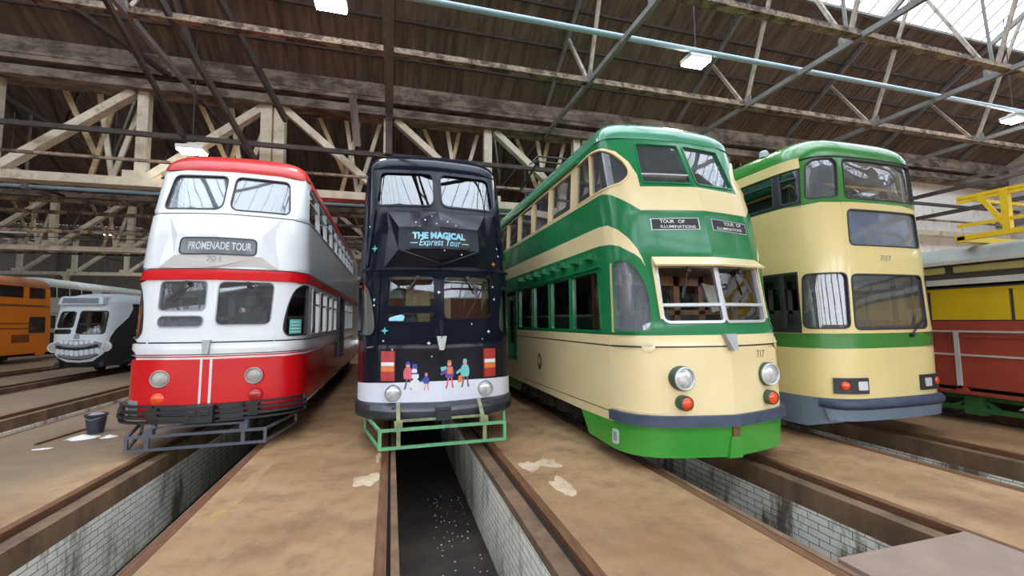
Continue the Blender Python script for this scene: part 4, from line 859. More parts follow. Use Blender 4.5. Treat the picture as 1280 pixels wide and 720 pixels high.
# ================================================================= tram with a painted grinning face, far left
FPL = [(0, 0), (.4, .02), (.62, .08), (.78, .25), (.95, .8), (1.08, 1.5), (1.15, 2.6), (1.15, 5), (1.15, 8)]
FOFF = [(.3, .30), (.75, .06), (1.1, 0), (1.5, .0), (2.4, .18), (2.62, .3)]
S = Surf(-9.95, 17.6, FPL, FOFF, [(.2, .8), (.8, .97), (1.2, 1), (2.0, .99), (2.6, .92)], L=14, yr=2.6, eave=2.47, crown=.40, dome=2.2)
T = thing('single_decker_tram', (S.X, S.Y, 0), 'white-nosed single-deck tram painted with a toothy grin beside the left tracks', 'tram')
m = S.smax
l1 = rpoly([(-.60, 1.66), (-.16, 1.66), (-.14, 2.16), (-.55, 2.16)], .07); l2 = rpoly([(-.70, 1.47), (-.20, 1.47), (-.20, 1.57), (-.66, 1.57)], .04); l3 = rpoly([(-.02, 1.45), (.68, 1.45), (.72, 2.18), (.02, 2.18)], .07)
sw = [(1.9, 2.9), (3.1, 4.2), (4.4, 5.5), (5.7, 6.8), (7.0, 8.1)]
holes = [l1, l2, l3] + rects(sw, 1.55, 2.25, .05)
face = [(-.92, 1.0), (-.78, .75), (-.4, .52), (0, .48), (.4, .52), (.68, .75), (.82, 1.0), (.86, 1.3), (1.05, 1.6), (1.5, 2.0), (1.7, 2.3), (1.6, 2.7), (-1.0, 2.7), (-1.1, 2.0)]
skin(S, 'body_shell', [(-m, .32), (m, .32), (m, 2.47), (-m, 2.47)], holes, [(face, 1)], [M['black_line'], M['skullwhite']], T)
roof(S, 'roof', M['skullwhite'], T)
for p in (l1, l2, l3): window(S, p, T, 'windscreen', 'dark_frame', 'pane', .03, .01)
side_row(S, T, sw, 1.55, 2.25, (-1, 1), .05, 'dark_frame', 'pane_dark')
y0 = S.P(0, 2.45)[1]
bx = bevel(MB().add([(-.62, y0 - .16, 2.40), (.62, y0 - .16, 2.40), (.58, y0 - .08, 2.68), (-.58, y0 - .08, 2.68), (-.66, y0 + .7, 2.4), (.66, y0 + .7, 2.4), (.6, y0 + .7, 2.74), (-.6, y0 + .7, 2.74)], [(0, 1, 2, 3), (5, 4, 7, 6), (4, 0, 3, 7), (1, 5, 6, 2), (3, 2, 6, 7), (4, 5, 1, 0)]).build('destination_box', M['skullwhite'], T), .05, 3)
MB().add([(-.50, y0 - .155, 2.45), (.50, y0 - .155, 2.45), (.48, y0 - .105, 2.63), (-.48, y0 - .105, 2.63)], [(0, 1, 2, 3)]).build('destination_blind', M['blind_grey'], bx)
def facepatch(pts, mm, nm, d=.02): return rimsolid(S, pts, d).build(nm, M[mm], T)
facepatch([(-.62, .98), (-.3, .92), (0, .90), (.3, .92), (.58, 1.0), (.55, 1.10), (.2, 1.0), (-.2, 1.0), (-.56, 1.08)], 'black_line', 'grin', .012)
facepatch([(-.60, .70), (-.3, .60), (0, .57), (.3, .60), (.58, .72), (.56, .75), (.3, .635), (0, .605), (-.3, .635), (-.58, .73)], 'black_line', 'chin_line', .012)
facepatch([(-.70, 1.12), (-.60, .74), (-.3, .60), (0, .57), (.3, .60), (.56, .74), (.66, 1.12), (.4, 1.22), (0, 1.24), (-.4, 1.22)], 'num_grey', 'mouth', .008)
for k in range(-4, 5):
    x = k * .135; z = .72 + .05 * abs(k) * .35; r = rimsolid(S, rpoly([(x - .055, z), (x + .055, z), (x + .055, z + .17), (x - .055, z + .17)], .03), .035).build('tooth', M['skullwhite'], T)
for k in range(-3, 4):
    x = k * .135; z = 1.08 + .015 * abs(k); rimsolid(S, rpoly([(x - .055, z), (x + .055, z), (x + .055, z + .12), (x - .055, z + .12)], .03), .03).build('tooth', M['skullwhite'], T)
rimsolid(S, rpoly([(-.08, 1.28), (.08, 1.28), (.05, 1.45), (-.05, 1.45)], .03), .03).build('nose_plate', M['num_grey'], T)
for sg in (-1, 1): lamp(S, sg * .74, 1.0, .15, T, 'headlamp', 'skullwhite', 'lens_dull', .03, 1)
bogie(T, 3.4); bogie(T, 10.4); underframe(T, S.L, 1.0, .5)
deck(S, .8, .06, M['floorboard'], T, 'deck_floor'); cab_back(T, 1.7, .8, 2.5, 'inside', 'inside_dark')

# ================================================================= cream tram far behind it
S = Surf(-20.85, 31.0, BPLAN, BOFF, BSX)
K = thing('double_decker_tram', (S.X, S.Y, 0), 'distant cream double-deck tram half hidden behind the white-nosed tram', 'tram')
m = S.smax
uw = rpoly([(-.93, 3.48), (-.06, 3.48), (-.07, 4.06), (-.89, 4.05)], .08); wl = rpoly([(-.74, 1.76), (-.06, 1.76), (-.06, 2.36), (-.74, 2.36)], .07)
sp = [(1.5, 2.6), (2.8, 3.7), (3.9, 4.8), (5, 5.9), (7, 8), (8.2, 9.2)]
skin(S, 'body_shell', [(-m, .42), (m, .42), (m, 4.16), (-m, 4.16)], [uw, mirror(uw), wl, mirror(wl)] + rects(sp, 3.46, 4.02) + rects(sp, 1.58, 2.3), [band(.4, 1.3, 1, S), band(2.42, 2.5, 2, S)], [M['curtain'], M['black_line'], M['num_grey']], K)
roof(S, 'roof', M['letter_dim'], K)
for p in (uw, mirror(uw)): window(S, p, K, 'upper_windscreen', 'dark_frame', 'pane')
for p in (wl, mirror(wl)): window(S, p, K, 'lower_windscreen', 'dark_frame', 'pane')
side_row(S, K, sp, 3.46, 4.02, (-1, 1), .03, 'dark_frame', 'pane_dark'); side_row(S, K, sp, 1.58, 2.3, (-1, 1), .03, 'dark_frame', 'pane_dark')
rimsolid(S, [(-1.4, .45), (1.4, .45), (1.4, .6), (-1.4, .6)], .08).build('bumper', M['black_steel'], K)
bogie(K, 3.6); bogie(K, 9.6); deck(S, .82, .06, M['floorboard'], K, 'lower_deck_floor'); deck(S, 2.42, .08, M['inside'], K, 'upper_deck_floor', .94)

# ================================================================= orange tram at the left edge: its tail end shows
S = Surf(-17.65, 14.6, CPLAN, [(.1, 0), (1.5, 0), (2.6, .08), (3.4, .16), (3.6, .2)], CSX, L=13, eave=3.62, crown=.42, dome=1.2, rk=.5)
O = thing('double_decker_tram', (S.X, S.Y, 0), 'orange double-deck tram cut off by the left edge of the view', 'tram')
m = S.smax
sp = [(1.6, 2.9), (3.1, 4.4), (4.6, 5.9), (6.1, 7.4), (7.6, 8.9), (9.1, 10.15), (10.35, 11.75), (12.05, 13.15)]
sp_lo = [(1.6, 2.9), (3.1, 4.4), (4.6, 5.9), (6.1, 7.4), (7.6, 8.9), (12.15, 13.1)]
skin(S, 'body_shell', [(-m, .42), (m, .42), (m, 3.62), (-m, 3.62)], rects(sp, 3.02, 3.55, .04) + rects(sp_lo, 1.4, 2.12, .04), [band(3.52, 3.7, 1, S)], [M['orange'], M['orange_roof']], O)
roof(S, 'roof', M['orange_roof'], O)
side_row(S, O, sp, 3.02, 3.55, (-1, 1), .04, 'orange', 'pane', None, 'upper_window'); side_row(S, O, sp_lo, 1.4, 2.12, (-1, 1), .04, 'dark_frame', 'pane', [1.75], 'lower_window')
for a, b, z, h in ((9.6, 13.4, 2.66, .10), (9.9, 12.3, 1.83, .06), (9.9, 12.6, 1.60, .06)): strip(S, (a, z), (b, z), h, .004).build('side_stripe', M['brown_text'], O)
ob = rimsolid(S, [(11.2, .95), (12.2, .95), (12.2, 1.32), (11.2, 1.32)], .006).build('side_panel', M['brown_text'], O)
rimsolid(S, [(12.6, .30), (13.2, .30), (13.2, .46), (12.6, .46)], .02).build('step_box', M['orange'], O)
lettering(S, 'TOURS', (12.0, 2.67), .16, 'brown_text', O, 'side_lettering', .006, .004) if False else None
bogie(O, 3.4); bogie(O, 9.6); underframe(O, S.L, .9, .55); deck(S, .8, .06, M['floorboard'], O, 'lower_deck_floor'); deck(S, 2.3, .08, M['inside'], O, 'upper_deck_floor', .94)

# ================================================================= red and mustard works car with gantry, right edge
WX = 10.1
V = thing('works_tram', (WX, 4.2, 0), 'red and mustard works car carrying a yellow overhead gantry at the right edge', 'works car')
hw = 1.15; ya, yb = -3.2, 5.2
b = MB(); b.box((-hw, ya, .58), (hw, yb, 1.64)); b.build('lower_body', M['works_red'], V)
for i, y in enumerate([ya + .02 + 1.14 * k for k in range(8)]):
    MB().box((-hw - .03, y + .42, .55), (-hw, y + .48, 1.48)).build('body_rib', M['works_silver'], V)
for z, mm in ((1.46, 'works_silver'), (1.38, 'works_red'), (1.08, 'works_silver')):
    MB().box((-hw - .018, ya, z), (-hw, yb, z + .028)).build('body_rail', M[mm], V)
MB().box((-hw - .05, ya, .47), (-hw + .1, yb, .52)).box((hw - .1, ya, .47), (hw, yb, .52)).build('sole_bar', M['works_red'], V)
for y in (.42 + ya + 1.14 * k for k in range(8)): MB().add([(-hw - .03, y - .05, .52), (-hw - .03, y + .11, .52), (-hw - .03, y + .06, .6), (-hw - .03, y, .6), (-hw + .05, y - .05, .52), (-hw + .05, y + .11, .52), (-hw + .05, y + .06, .6), (-hw + .05, y, .6)], [(0, 3, 2, 1), (4, 5, 6, 7), (0, 4, 7, 3), (1, 2, 6, 5)]).build('sole_bracket', M['works_red'], V)
y = yb - .07; k = 0
while y > ya:
    MB().box((-hw + .015, y - .98, 1.66), (-hw + .05, y, 2.13)).build('mustard_panel', M['works_yellow'], V); y -= 1.03
MB().box((-hw + .04, ya, 1.64), (hw - .04, yb, 2.2)).build('window_backing', M['inside_dark'], V)
MB().box((-hw + .01, ya, 2.13), (hw - .01, yb, 2.17)).build('window_head', M['works_yellow'], V)
MB().box((-hw - .04, ya - .04, 2.235), (hw + .04, yb + .04, 2.33)).build('waist_moulding', M['works_silver'], V)
MB().box((-hw + .12, ya, 2.33), (hw - .12, yb, 2.60)).build('upper_backing', M['inside_dark'], V)
y = yb - .02
while y > ya: bevel(MB().box((-hw + .05, y - 1.0, 2.43), (-hw + .13, y, 2.55)).build('olive_panel', M['works_olive'], V), .03, 3); y -= 1.12
MB().box((-hw - .02, ya - .03, 2.575), (hw + .02, yb + .03, 2.635)).build('cant_rail', M['works_silver'], V)
rf = MB(); n = 14; pr = [(-hw + hw * 2 * k / n, 2.635 + .30 * max(0, 1 - abs(-1 + 2 * k / n) ** 3.0) ** .6) for k in range(n + 1)]
rf.add([(x, ya - .03, z) for x, z in pr] + [(x, yb + .03, z) for x, z in pr], [(k, k + 1, n + 2 + k, n + 1 + k) for k in range(n)] + [tuple(range(n, -1, -1)), tuple(range(n + 1, 2 * n + 2))]); rf.build('roof', M['works_grey'], V, True, auto=.5)
gn = thing('x', (0, 0, 0), '', ''); bpy.data.objects.remove(gn)
base_ = MB().box((-hw + .05, ya + .2, 2.96), (-hw + .15, .62, 3.04)).box((hw - .15, ya + .2, 2.90), (hw - .05, .62, 3.04))
for yy in (ya + .3, -1.2, .5): base_.box((-hw + .05, yy, 2.93), (hw - .05, yy + .1, 3.02))
gb = base_.build('gantry_base', M['gantry'], V)
for x in (-hw + .10, hw - .10):
    for z, y1 in ((3.20, .60), (3.66, .58), (3.60, .58)): MB().beam((x, ya + .2, z), (x, y1, z), .05, .05).build('gantry_rail', M['gantry'], gb)
    for yy in (-2.6, -1.3, 0.0):
        MB().beam((x, yy, 3.0), (x, yy, 3.66), .09, .09).beam((x, yy + .30, 3.64), (x, yy + .02, 3.10), .06, .06).build('gantry_post', M['gantry'], gb)
for yy in (.5, -.1, -1.3, -2.6): MB().beam((-hw + .1, yy, 3.64), (hw - .1, yy, 3.64), .05, .05).build('gantry_crossbar', M['gantry'], gb)
tk = MB()
for sx in (-1, 1):
    tk.box((sx * .95 - .04, -2.6, .18), (sx * .95 + .04, 2.6, .26)); 
    for yy in (-1.6, -.6, .6, 1.6): tk.box((sx * .97 - .08, yy - .12, .14), (sx * .97 + .08, yy + .12, .44)); tk.beam((sx * .97, yy - .3, .22), (sx * .97, yy - .02, .42), .06, .05); tk.beam((sx * .97, yy + .3, .22), (sx * .97, yy + .02, .42), .06, .05)
    tk.tube([(sx * .97, -2.2, .40), (sx * .97, -1.1, .46), (sx * .97, 1.1, .46), (sx * .97, 2.2, .40)], .04)
tk.box((-.9, -2.4, .36), (.9, 2.4, .47)); to = tk.build('truck_frame', M['truck_green'], V)
for yy in (-1.1, 1.1):
    w = MB()
    for sx in (-1, 1): w.lathe((sx * .66, yy, .335), (sx, 0, 0), [(.05, 0), (.36, 0), (.36, .03), (.335, .035), (.33, .12), (.28, .12), (.26, .09), (.1, .09), (.001, .12)], 28)
    w.tube([(-.7, yy, .335), (.7, yy, .335)], .06, 10); w.build('wheelset', M['wheel'], to, True, auto=.6)

# ================================================================= small things on the floor
bk = thing('bucket', (-4.55, 8.62, 0), 'dark plastic bucket standing on the floor left of the red tram', 'bucket')
MB().lathe((0, 0, 0), (0, 0, 1), [(.0005, 0), (.10, 0), (.135, .27), (.15, .28), (.15, .30), (.125, .30), (.095, .02), (.0005, .02)], 24).build('bucket_shell', M['bucket'], bk, True, auto=.6)
MB().tube([(-.14, 0, .27), (-.10, -.10, .25), (0, -.15, .22), (.10, -.10, .25), (.14, 0, .27)], .006, 6).build('handle', M['num_grey'], bk)
lid = MB(); lid.lathe((0, 0, .27), (0, 0, 1), [(.0005, .05), (.06, .045), (.11, .02), (.12, .0)], 16); lid.build('rag_in_bucket', M['num_grey'], bk, True)
def rag(cx, cy, rx, ry, h, seed, label, grp=None):
    rnd = random.Random(seed); mb = MB(); N = 18; vs = [(0, 0, h)]
    for j, k in ((1, .45), (2, .8), (3, 1.0)):
        for i in range(N):
            a = 2 * PI * i / N; r = k * (1 + rnd.uniform(-.25, .2)); vs.append((rx * r * math.cos(a), ry * r * math.sin(a), max(.004, h * (1 - k) * rnd.uniform(.4, 1.3)) if j < 3 else .001))
    fs = [(0, 1 + i, 1 + (i + 1) % N) for i in range(N)]
    for j in range(2): fs += [(1 + j * N + i, 1 + (j + 1) * N + i, 1 + (j + 1) * N + (i + 1) % N, 1 + j * N + (i + 1) % N) for i in range(N)]
    mb.add(vs, fs); o = mb.build('paper_scrap', M['paper'], None, True); o.location = (cx, cy, 0); return tag(o, label, 'paper', grp)
rag(-4.52, 8.26, .20, .13, .06, 1, 'crumpled white paper heap on the floor just in front of the bucket')
rag(-4.16, 8.22, .11, .08, .04, 2, 'small crumpled white paper to the right of the paper heap by the bucket')
rag(-4.68, 7.74, .11, .06, .015, 3, 'flat white scrap lying alone on the floor nearest the left tracks')
tag(bevel(MB().beam((-4.93, 8.0, .015), (-4.80, 9.3, .015), .04, .03).build('timber_batten', M['rail'], None), .004), 'thin timber batten lying on the floor beside the bucket', 'batten')
rnd = random.Random(5)
# chips in the black tram's pit
cm = MB()
for k in range(90):
    x = rnd.uniform(.55, 1.05); y = rnd.uniform(3.0, 7.0); r = rnd.uniform(.004, .012); cm.add([(x - r, y - r, -.995), (x + r, y - r * .6, -.995), (x + r * .7, y + r, -.995), (x - r * .8, y + r * .8, -.995), (x, y, -.985)], [(0, 1, 4), (1, 2, 4), (2, 3, 4), (3, 0, 4)])
o = cm.build('plaster_chips', M['paper']); o['kind'] = 'stuff'; tag(o, 'white plaster chips scattered over the dark pit floor', 'chips')

# ================================================================= floor with inspection pits
YS, YE = 1.0, 52.0
PITS = [(-21.4, -20.3, 1, 0, .25), (-18.2, -17.1, 1, 0, .25), (-13.7, -12.6, 1, 0, .25), (-10.5, -9.4, 1, 0, .25), (-6.95, -5.85, 1, 0, .25), (-2.90, -1.80, 1, 0, .25), (.075, 1.14, 0, 1, .13), (3.06, 4.22, 0, 1, .27), (6.14, 7.30, 0, 1, .27), (9.45, 10.75, 0, 1, .27), (13.4, 14.6, 0, 1, .27)]
fl = MB(); xs = [-32.0]
edges = []
for xl, xr, wl_, wr_, zb in PITS:
    L = xl - (.28 if wl_ else .175); Rr = xr + (.28 if wr_ else .10); edges.append((L, Rr))
prev = -32.0
for (L, Rr) in edges + [(30.0, 0)]:
    fl.box((prev, YS, -.35), (L, YE, 0)); prev = Rr
fl.box((-32, -14, -.35), (30, YS, 0))
struct(fl.build('floor', M['floor']))
for i, (xl, xr, wl_, wr_, zb) in enumerate(PITS):
    L, Rr = edges[i]
    for side in (-1, 1):
        wide = wl_ if side < 0 else wr_; x0 = xl if side < 0 else xr; e = L if side < 0 else Rr
        rl = MB(); a = e - side * .0; bb = e - side * .085
        rl.box((min(a, bb), YS, -.3), (max(a, bb), YE, .004)); rr = struct(rl.build('rail', M['rail']))
        gv = MB(); c = bb - side * (.05 if wide else .03); gv.box((min(bb, c), YS, -.3), (max(bb, c), YE, -.06)); struct(gv.build('rail_groove', M['groove']))
        lp = MB(); lz = -.045 if wide else -.006
        lp.box((min(c, x0), YS, -zb), (max(c, x0), YE, lz)); struct(lp.build('pit_kerb', M['pit_conc']))
        bw = MB(); xw = x0; bw.box((xw, YS, -1.05), (xw + side * .18, YE, -zb)); struct(bw.build('wall_pit', M['pit_brick']))
    struct(MB().box((xl - .2, YS, -1.2), (xr + .2, YE, -1.0)).build('pit_floor', M['pit_floor']))
    struct(MB().box((xl - .2, YS - .15, -1.2), (xr + .2, YS, -.006)).build('wall_pit_end', M['pit_brick']))
cv = tag(bevel(MB().box((3.08, YS - .1, -.04), (4.42, 2.47, .014)).build('pit_cover', M['cover']), .004), 'brown steel plate covering the near end of the pit by the green and cream tram', 'pit cover')
def mark(pts, mname, nm, z=.002):
    mb = MB(); n = len(pts); mb.add([(x, y, z) for x, y in pts] + [(x, y, -.003) for x, y in pts], [tuple(range(n))] + [(i, n + i, n + (i + 1) % n, (i + 1) % n) for i in range(n)]); return struct(mb.build(nm, M[mname]))
mark([(-1.58, 4.40), (-1.46, 4.40), (-1.37, 5.05), (-1.49, 5.05)], 'yellow_paint', 'floor_marking'); mark([(-1.54, 5.35), (-1.40, 5.35), (-1.37, 6.1), (-1.44, 6.1)], 'yellow_paint', 'floor_marking')
def splash(cx, cy, rx, ry, seed, nm='floor_stain'):
    rnd = random.Random(seed); pts = []
    ph = [rnd.uniform(0, 6.3) for _ in range(5)]
    for i in range(48): a = 2 * PI * i / 48; r = 1 + sum(.16 / (k + 1) ** .5 * math.sin((k + 2) * a + ph[k]) for k in range(5)); pts.append((cx + rx * r * math.cos(a), cy + ry * r * math.sin(a)))
    mark(pts, 'white_spill', nm)
splash(-.24, 5.12, .13, .20, 1); splash(-.14, 5.9, .03, .2, 2); splash(1.60, 5.0, .10, .2, 4); splash(1.85, 5.05, .13, .16, 5); splash(1.74, 4.32, .12, .22, 6)
mark([(6.02, 1.2), (6.05, 1.2), (6.05, 8), (6.02, 8)], 'letter_dim', 'floor_marking')

# ================================================================= the shed
XL, XR, YF, YB = -32.0, 30.0, -12.0, 53.0
VAL = [-12.0, 1.0, 14.0, 27.0, 40.0, 53.0]; VZ = 9.2; SL = .6; HB = 6.5; RZ = VZ + SL * HB
def corr(y0, z0, y1, z1, x0=XL, x1=XR, pitch=.22, amp=.03):
    mb = MB(); n = int((x1 - x0) / pitch * 4); vs = []
    for k in range(n + 1):
        x = x0 + (x1 - x0) * k / n; h = amp * math.sin(2 * PI * k / 4 + .4)
        vs += [(x, y0, z0 + h), (x, y1, z1 + h)]
    return mb.add(vs, [(2 * k, 2 * k + 2, 2 * k + 3, 2 * k + 1) for k in range(n)])
SKY = {0: (4.2, 4.2), 1: (5.0, 2.34), 2: (.9, .9), 3: (.9, .9), 4: (.9, .9)}  # the narrow far-bay skylights are added as fill light
for i in range(5):
    ya_, yb_ = VAL[i], VAL[i + 1]; r = ya_ + HB
    for (vy, sg, w) in ((ya_, 1, SKY[i][0]), (yb_, -1, SKY[i][1])):
        struct(corr(vy + sg * .12, VZ + .072, r - sg * w, RZ - SL * w).build('ceiling', M['sheet'], None, True))
        sk = MB(); a = (r - sg * w, RZ - SL * w + .05); sk.add([(XL, a[0], a[1]), (XR, a[0], a[1]), (XR, r, RZ + .05), (XL, r, RZ + .05)], [(0, 1, 2, 3)]); struct(sk.build('ceiling_skylight', M['pane_sky']))
        if i < 2:
            bars = MB(); x = XL
            while x < XR: bars.beam((x, a[0], a[1]), (x, r, RZ + .05), .022, .05); x += .62
            struct(bars.build('ceiling_glazing_bar', M['beam_grey']))
            struct(MB().beam((XL, a[0], a[1] - .06), (XR, a[0], a[1] - .06), .10, .09).build('ceiling_beam', M['beam_grey']))
    struct(MB().beam((XL, r, RZ), (XR, r, RZ), .12, .16).build('ceiling_ridge', M['beam_grey']))
# purlins under the sheets
def purlin(y, z, w, h, mname='beam_dark'): return struct(MB().beam((XL, y, z), (XR, y, z), w, h).build('ceiling_beam', M[mname]))
for i in range(5):
    for d in ((.95, 1.9, 2.85, 3.8) if i < 2 else (1.3, 3.0, 4.7)):
        for (vy, sg) in ((VAL[i], 1), (VAL[i + 1], -1)): purlin(vy + sg * d, VZ + SL * d - .02, .07, .10, 'beam_dark' if i != 1 else 'beam_dark')
# heavy flaking beams at tie level, the blue pipe between them
TZ = 8.25
def longbeam(y, z, h, w, label, mname='beam_rust', nm='roof_beam'):
    rnd = random.Random(int(y * 10)); mb = MB(); mb.box((XL, y - w / 2, z - h / 2), (XR, y + w / 2, z + h / 2)).box((XL, y - w * 1.1, z - h / 2 - .025), (XR, y + w * 1.1, z - h / 2)); o = mb.build(nm, M[mname]); return tag(o, label, 'beam')
longbeam(10.45, TZ + .08, .15, .09, 'flaking rusty roof beam crossing the shed just above the tram roofs')
longbeam(7.05, TZ + .08, .15, .09, 'flaking rusty roof beam crossing under the bright skylight')
longbeam(3.6, TZ + .08, .15, .09, 'rusty roof beam over the camera behind the skylight')
pp = MB(); pp.tube([(XL, 8.66, TZ + .16), (XR, 8.66, TZ + .16)], .065, 12)
tag(pp.build('overhead_pipe', M['pipe_blue'], None, True), 'long pale blue pipe crossing the brown roof between the two rusty beams', 'pipe')
# roof trusses: one every 5.3 m in every bay
def truss_parts(root, near):
    md = 'beam_grey' if near else 'beam_dark'; Y0, Y1, YC = .3, 12.7, 6.5  # far trusses get a darker steel colour than near ones
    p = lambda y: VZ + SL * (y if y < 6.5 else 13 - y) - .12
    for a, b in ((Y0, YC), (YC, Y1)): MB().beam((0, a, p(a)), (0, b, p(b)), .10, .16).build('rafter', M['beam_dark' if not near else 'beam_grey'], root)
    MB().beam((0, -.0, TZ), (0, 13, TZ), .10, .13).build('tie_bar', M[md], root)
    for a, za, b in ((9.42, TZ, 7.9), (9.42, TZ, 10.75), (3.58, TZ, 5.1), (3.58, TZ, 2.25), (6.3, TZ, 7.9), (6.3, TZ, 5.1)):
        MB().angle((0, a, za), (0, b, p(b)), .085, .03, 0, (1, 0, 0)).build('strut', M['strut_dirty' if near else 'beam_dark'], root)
    MB().beam((0, 6.3, TZ), (0, YC, RZ - .15), .06, .06).build('king_rod', M[md], root)
    for y in (9.42, 3.58, 6.3): MB().box((-.012, y - .22, TZ - .05), (.012, y + .22, TZ + .26)).build('gusset_plate', M[md], root)
def copy_tree(o, parent=None):
    c = o.copy(); COL.objects.link(c)
    if parent: c.parent = parent
    for ch in [x for x in o.children]: copy_tree(ch, c)
    return c
XT = [-.12 + 5.3 * k for k in range(-5, 6)]
protos = {}
for i in range(5):
    near = i < 2
    for x in XT:
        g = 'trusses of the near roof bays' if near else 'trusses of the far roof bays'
        lab = 'slender grey roof truss with a flat tie bar under the near skylights' if near else 'dark roof truss in the far bays of the shed'
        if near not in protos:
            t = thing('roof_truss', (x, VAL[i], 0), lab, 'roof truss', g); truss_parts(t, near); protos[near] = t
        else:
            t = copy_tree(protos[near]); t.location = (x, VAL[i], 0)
# lattice girders under every valley gutter
BZ = 5.62; GL = XL + .02; GR = XR - .02
def girder(yv, label, vis, xmax=99, cols=(-23.5, -11.6, -4.05, 2.22, 8.5, 16.9, 23)):
    g = thing('lattice_girder', (0, yv, 0), label, 'girder')
    MB().box((GL, -.32, VZ - .42), (GR, .32, VZ + .02)).box((GL, -.30, VZ - .55), (GR, -.12, VZ - .42)).build('gutter_plate', M['gutter'], g)
    MB().box((GL, -.26, TZ - .02), (GR, .26, TZ + .24)).box((GL, -.34, TZ - .05), (GR, .34, TZ - .02)).build('top_chord', M['gutter'], g)
    MB().box((GL, -.14, BZ - .12), (GR, .14, BZ + .12)).box((GL, -.2, BZ - .13), (GR, .2, BZ - .10)).build('bottom_chord', M['beam_cream'], g)
    P = 3.27; k0 = -10
    for k in range(-9, 10):
        x = -.16 + P * k
        if x < XL + .5 or x > min(XR - .5, xmax): continue
        wide = k == -1
        if wide: MB().box((x - .34, -.16, BZ), (x - .04, .16, TZ)).box((x + .02, -.16, BZ), (x + .30, .16, TZ)).box((x - .04, -.03, BZ), (x + .02, .03, TZ)).build('post', M['beam_cream'], g)
        else: MB().box((x - .13, -.12, BZ), (x + .13, .12, TZ)).build('post', M['beam_cream'], g)
        if k < -1: a, b = (x + .1, BZ + .1), (x + P - .25, TZ - .05)
        else: a, b = (x + .25, TZ - .05), (x + P - .1, BZ + .1)
        if b[0] < min(XR, xmax): MB().beam((a[0], 0, a[1]), (b[0], 0, b[1]), .2, .26, 0, (0, 1, 0)).build('diagonal', M['beam_cream'], g)
        MB().box((x - .45, -.015, BZ - .05), (x + .45, .015, BZ + .35)).build('gusset_plate', M['beam_cream'], g)
        if vis:
            for dx, t, mm in ((-.9, .35, 'beam_yellow'), (-1.3, -.25, 'beam_cream'), (-.25, .45, 'beam_cream'), (-2.1, -.5, 'beam_yellow')):
                MB().beam((x + dx, .45, TZ), (x + dx - t * 1.5, .5, BZ + (.2 if dx > -2 else .9)), .12, .07, 0, (0, 1, 0)).build('web_strut', M[mm], g)
    for x in cols: MB().box((x - .13, -.13, -.02), (x + .13, .13, BZ - .1)).box((x - .2, -.2, -.02), (x + .2, .2, .06)).box((x - .2, -.2, BZ - .22), (x + .2, .2, BZ - .1)).build('column', M['beam_cream'], g)
    return g
girder(14.0, 'nearest cream lattice girder carrying the flaking roof gutter above the tram roofs', True, 15.0, (-23.5, -11.6, -4.05, 2.22, 8.5))
girder(27.0, 'second cream lattice girder in the next bay behind the tram roofs', True)
girder(40.0, 'farthest cream lattice girder deep in the shed', False)
g1 = girder(1.0, 'lattice girder over the camera', False, 99, (-23.5, -11.6, -4.05, 8.5, 16.9, 23))
# dark cross beam, conduit and tie rods strung in front of the girder
tag(MB().box((XL, 13.45, 6.78), (XR, 13.57, 6.90)).build('cross_beam', M['beam_dark']), 'sooty dark cross beam strung in front of the nearest lattice girder', 'beam')
tag(MB().box((XL, 13.3, 6.02), (XR, 13.38, 6.09)).build('cross_beam', M['beam_rust']), 'thin rusty cross rod low in front of the nearest lattice girder', 'rod')
XTIE = [-.12 + 5.3 * k for k in range(-5, 6)]
pq = tag(MB().tube([(XL, 16.3, 5.95), (XR, 16.3, 5.95)], .05, 10).build('overhead_pipe', M['pipe_blue'], None, True), 'pale blue pipe running behind the nearest lattice girder', 'pipe')
for x in XTIE: MB().beam((x, 16.3, 5.9), (x, 16.3, TZ - .06), .06, .05, 0, (0, 1, 0)).box((x - .08, 16.22, 5.86), (x + .08, 16.38, 6.04)).build('pipe_hanger', M['beam_grey'], pq)
for k, (y, z) in enumerate(((18.6, 6.1), (21.5, 6.3), (24.2, 6.0), (30.5, 6.1), (34, 6.3))):
    tag(MB().beam((XL, y, z), (XR, y, z), .10, .14).build('cross_beam', M['beam_rust']), ['first', 'second', 'third', 'fourth', 'fifth'][k] + ' brown cross beam behind the nearest lattice girder', 'beam')
wires = []
for k, (y, z) in enumerate(((25.6, 5.95), (25.9, 6.25), (26.2, 6.5))):
    o = MB().tube([(XL, y, z), (XR, y, z)], .022, 6).build('span_wire', M['copper_black']); tag(o, 'thin black span wire strung before the second lattice girder', 'wire', 'span wires before the second girder')
# dark braces dropping from the near roof on the left
def brace(p, q, w, h, label, mname='beam_dark'): return tag(MB().beam(p, q, w, h).build('roof_brace', M[mname]), label, 'brace')
brace((-5.42, 8.6, 7.3 + 1.2), (-5.3, 13.5, 6.4), .08, .12, 'dark roof brace slanting down to the girder left of the red tram roof, shorter one')
brace((-4.9, 9.6, 8.9), (-3.6, 13.5, 6.05), .09, .15, 'long dark roof brace slanting down towards the red tram roof')
brace((-4.2, 10.6, 9.8), (-3.0, 13.45, 7.6), .10, .18, 'dark roof brace ending on the gutter above the red tram', 'beam_dark')
brace((-7.3, 9.2, 8.6), (-5.9, 13.4, 8.5), .14, .10, 'dark plate brace on the gutter at the far left of the roof')
brace((-.12, 6.7, TZ - .02), (-.12, 13.6, TZ - .02), .24, .05, 'broad grey plate under the roof above the black tram', 'beam_grey')
tag(MB().box((-.22, 13.35, 6.85), (-.02, 13.45, TZ)).build('roof_brace', M['beam_dark']), 'dark hanging post between the gutter and the dark cross beam above the black tram', 'brace')
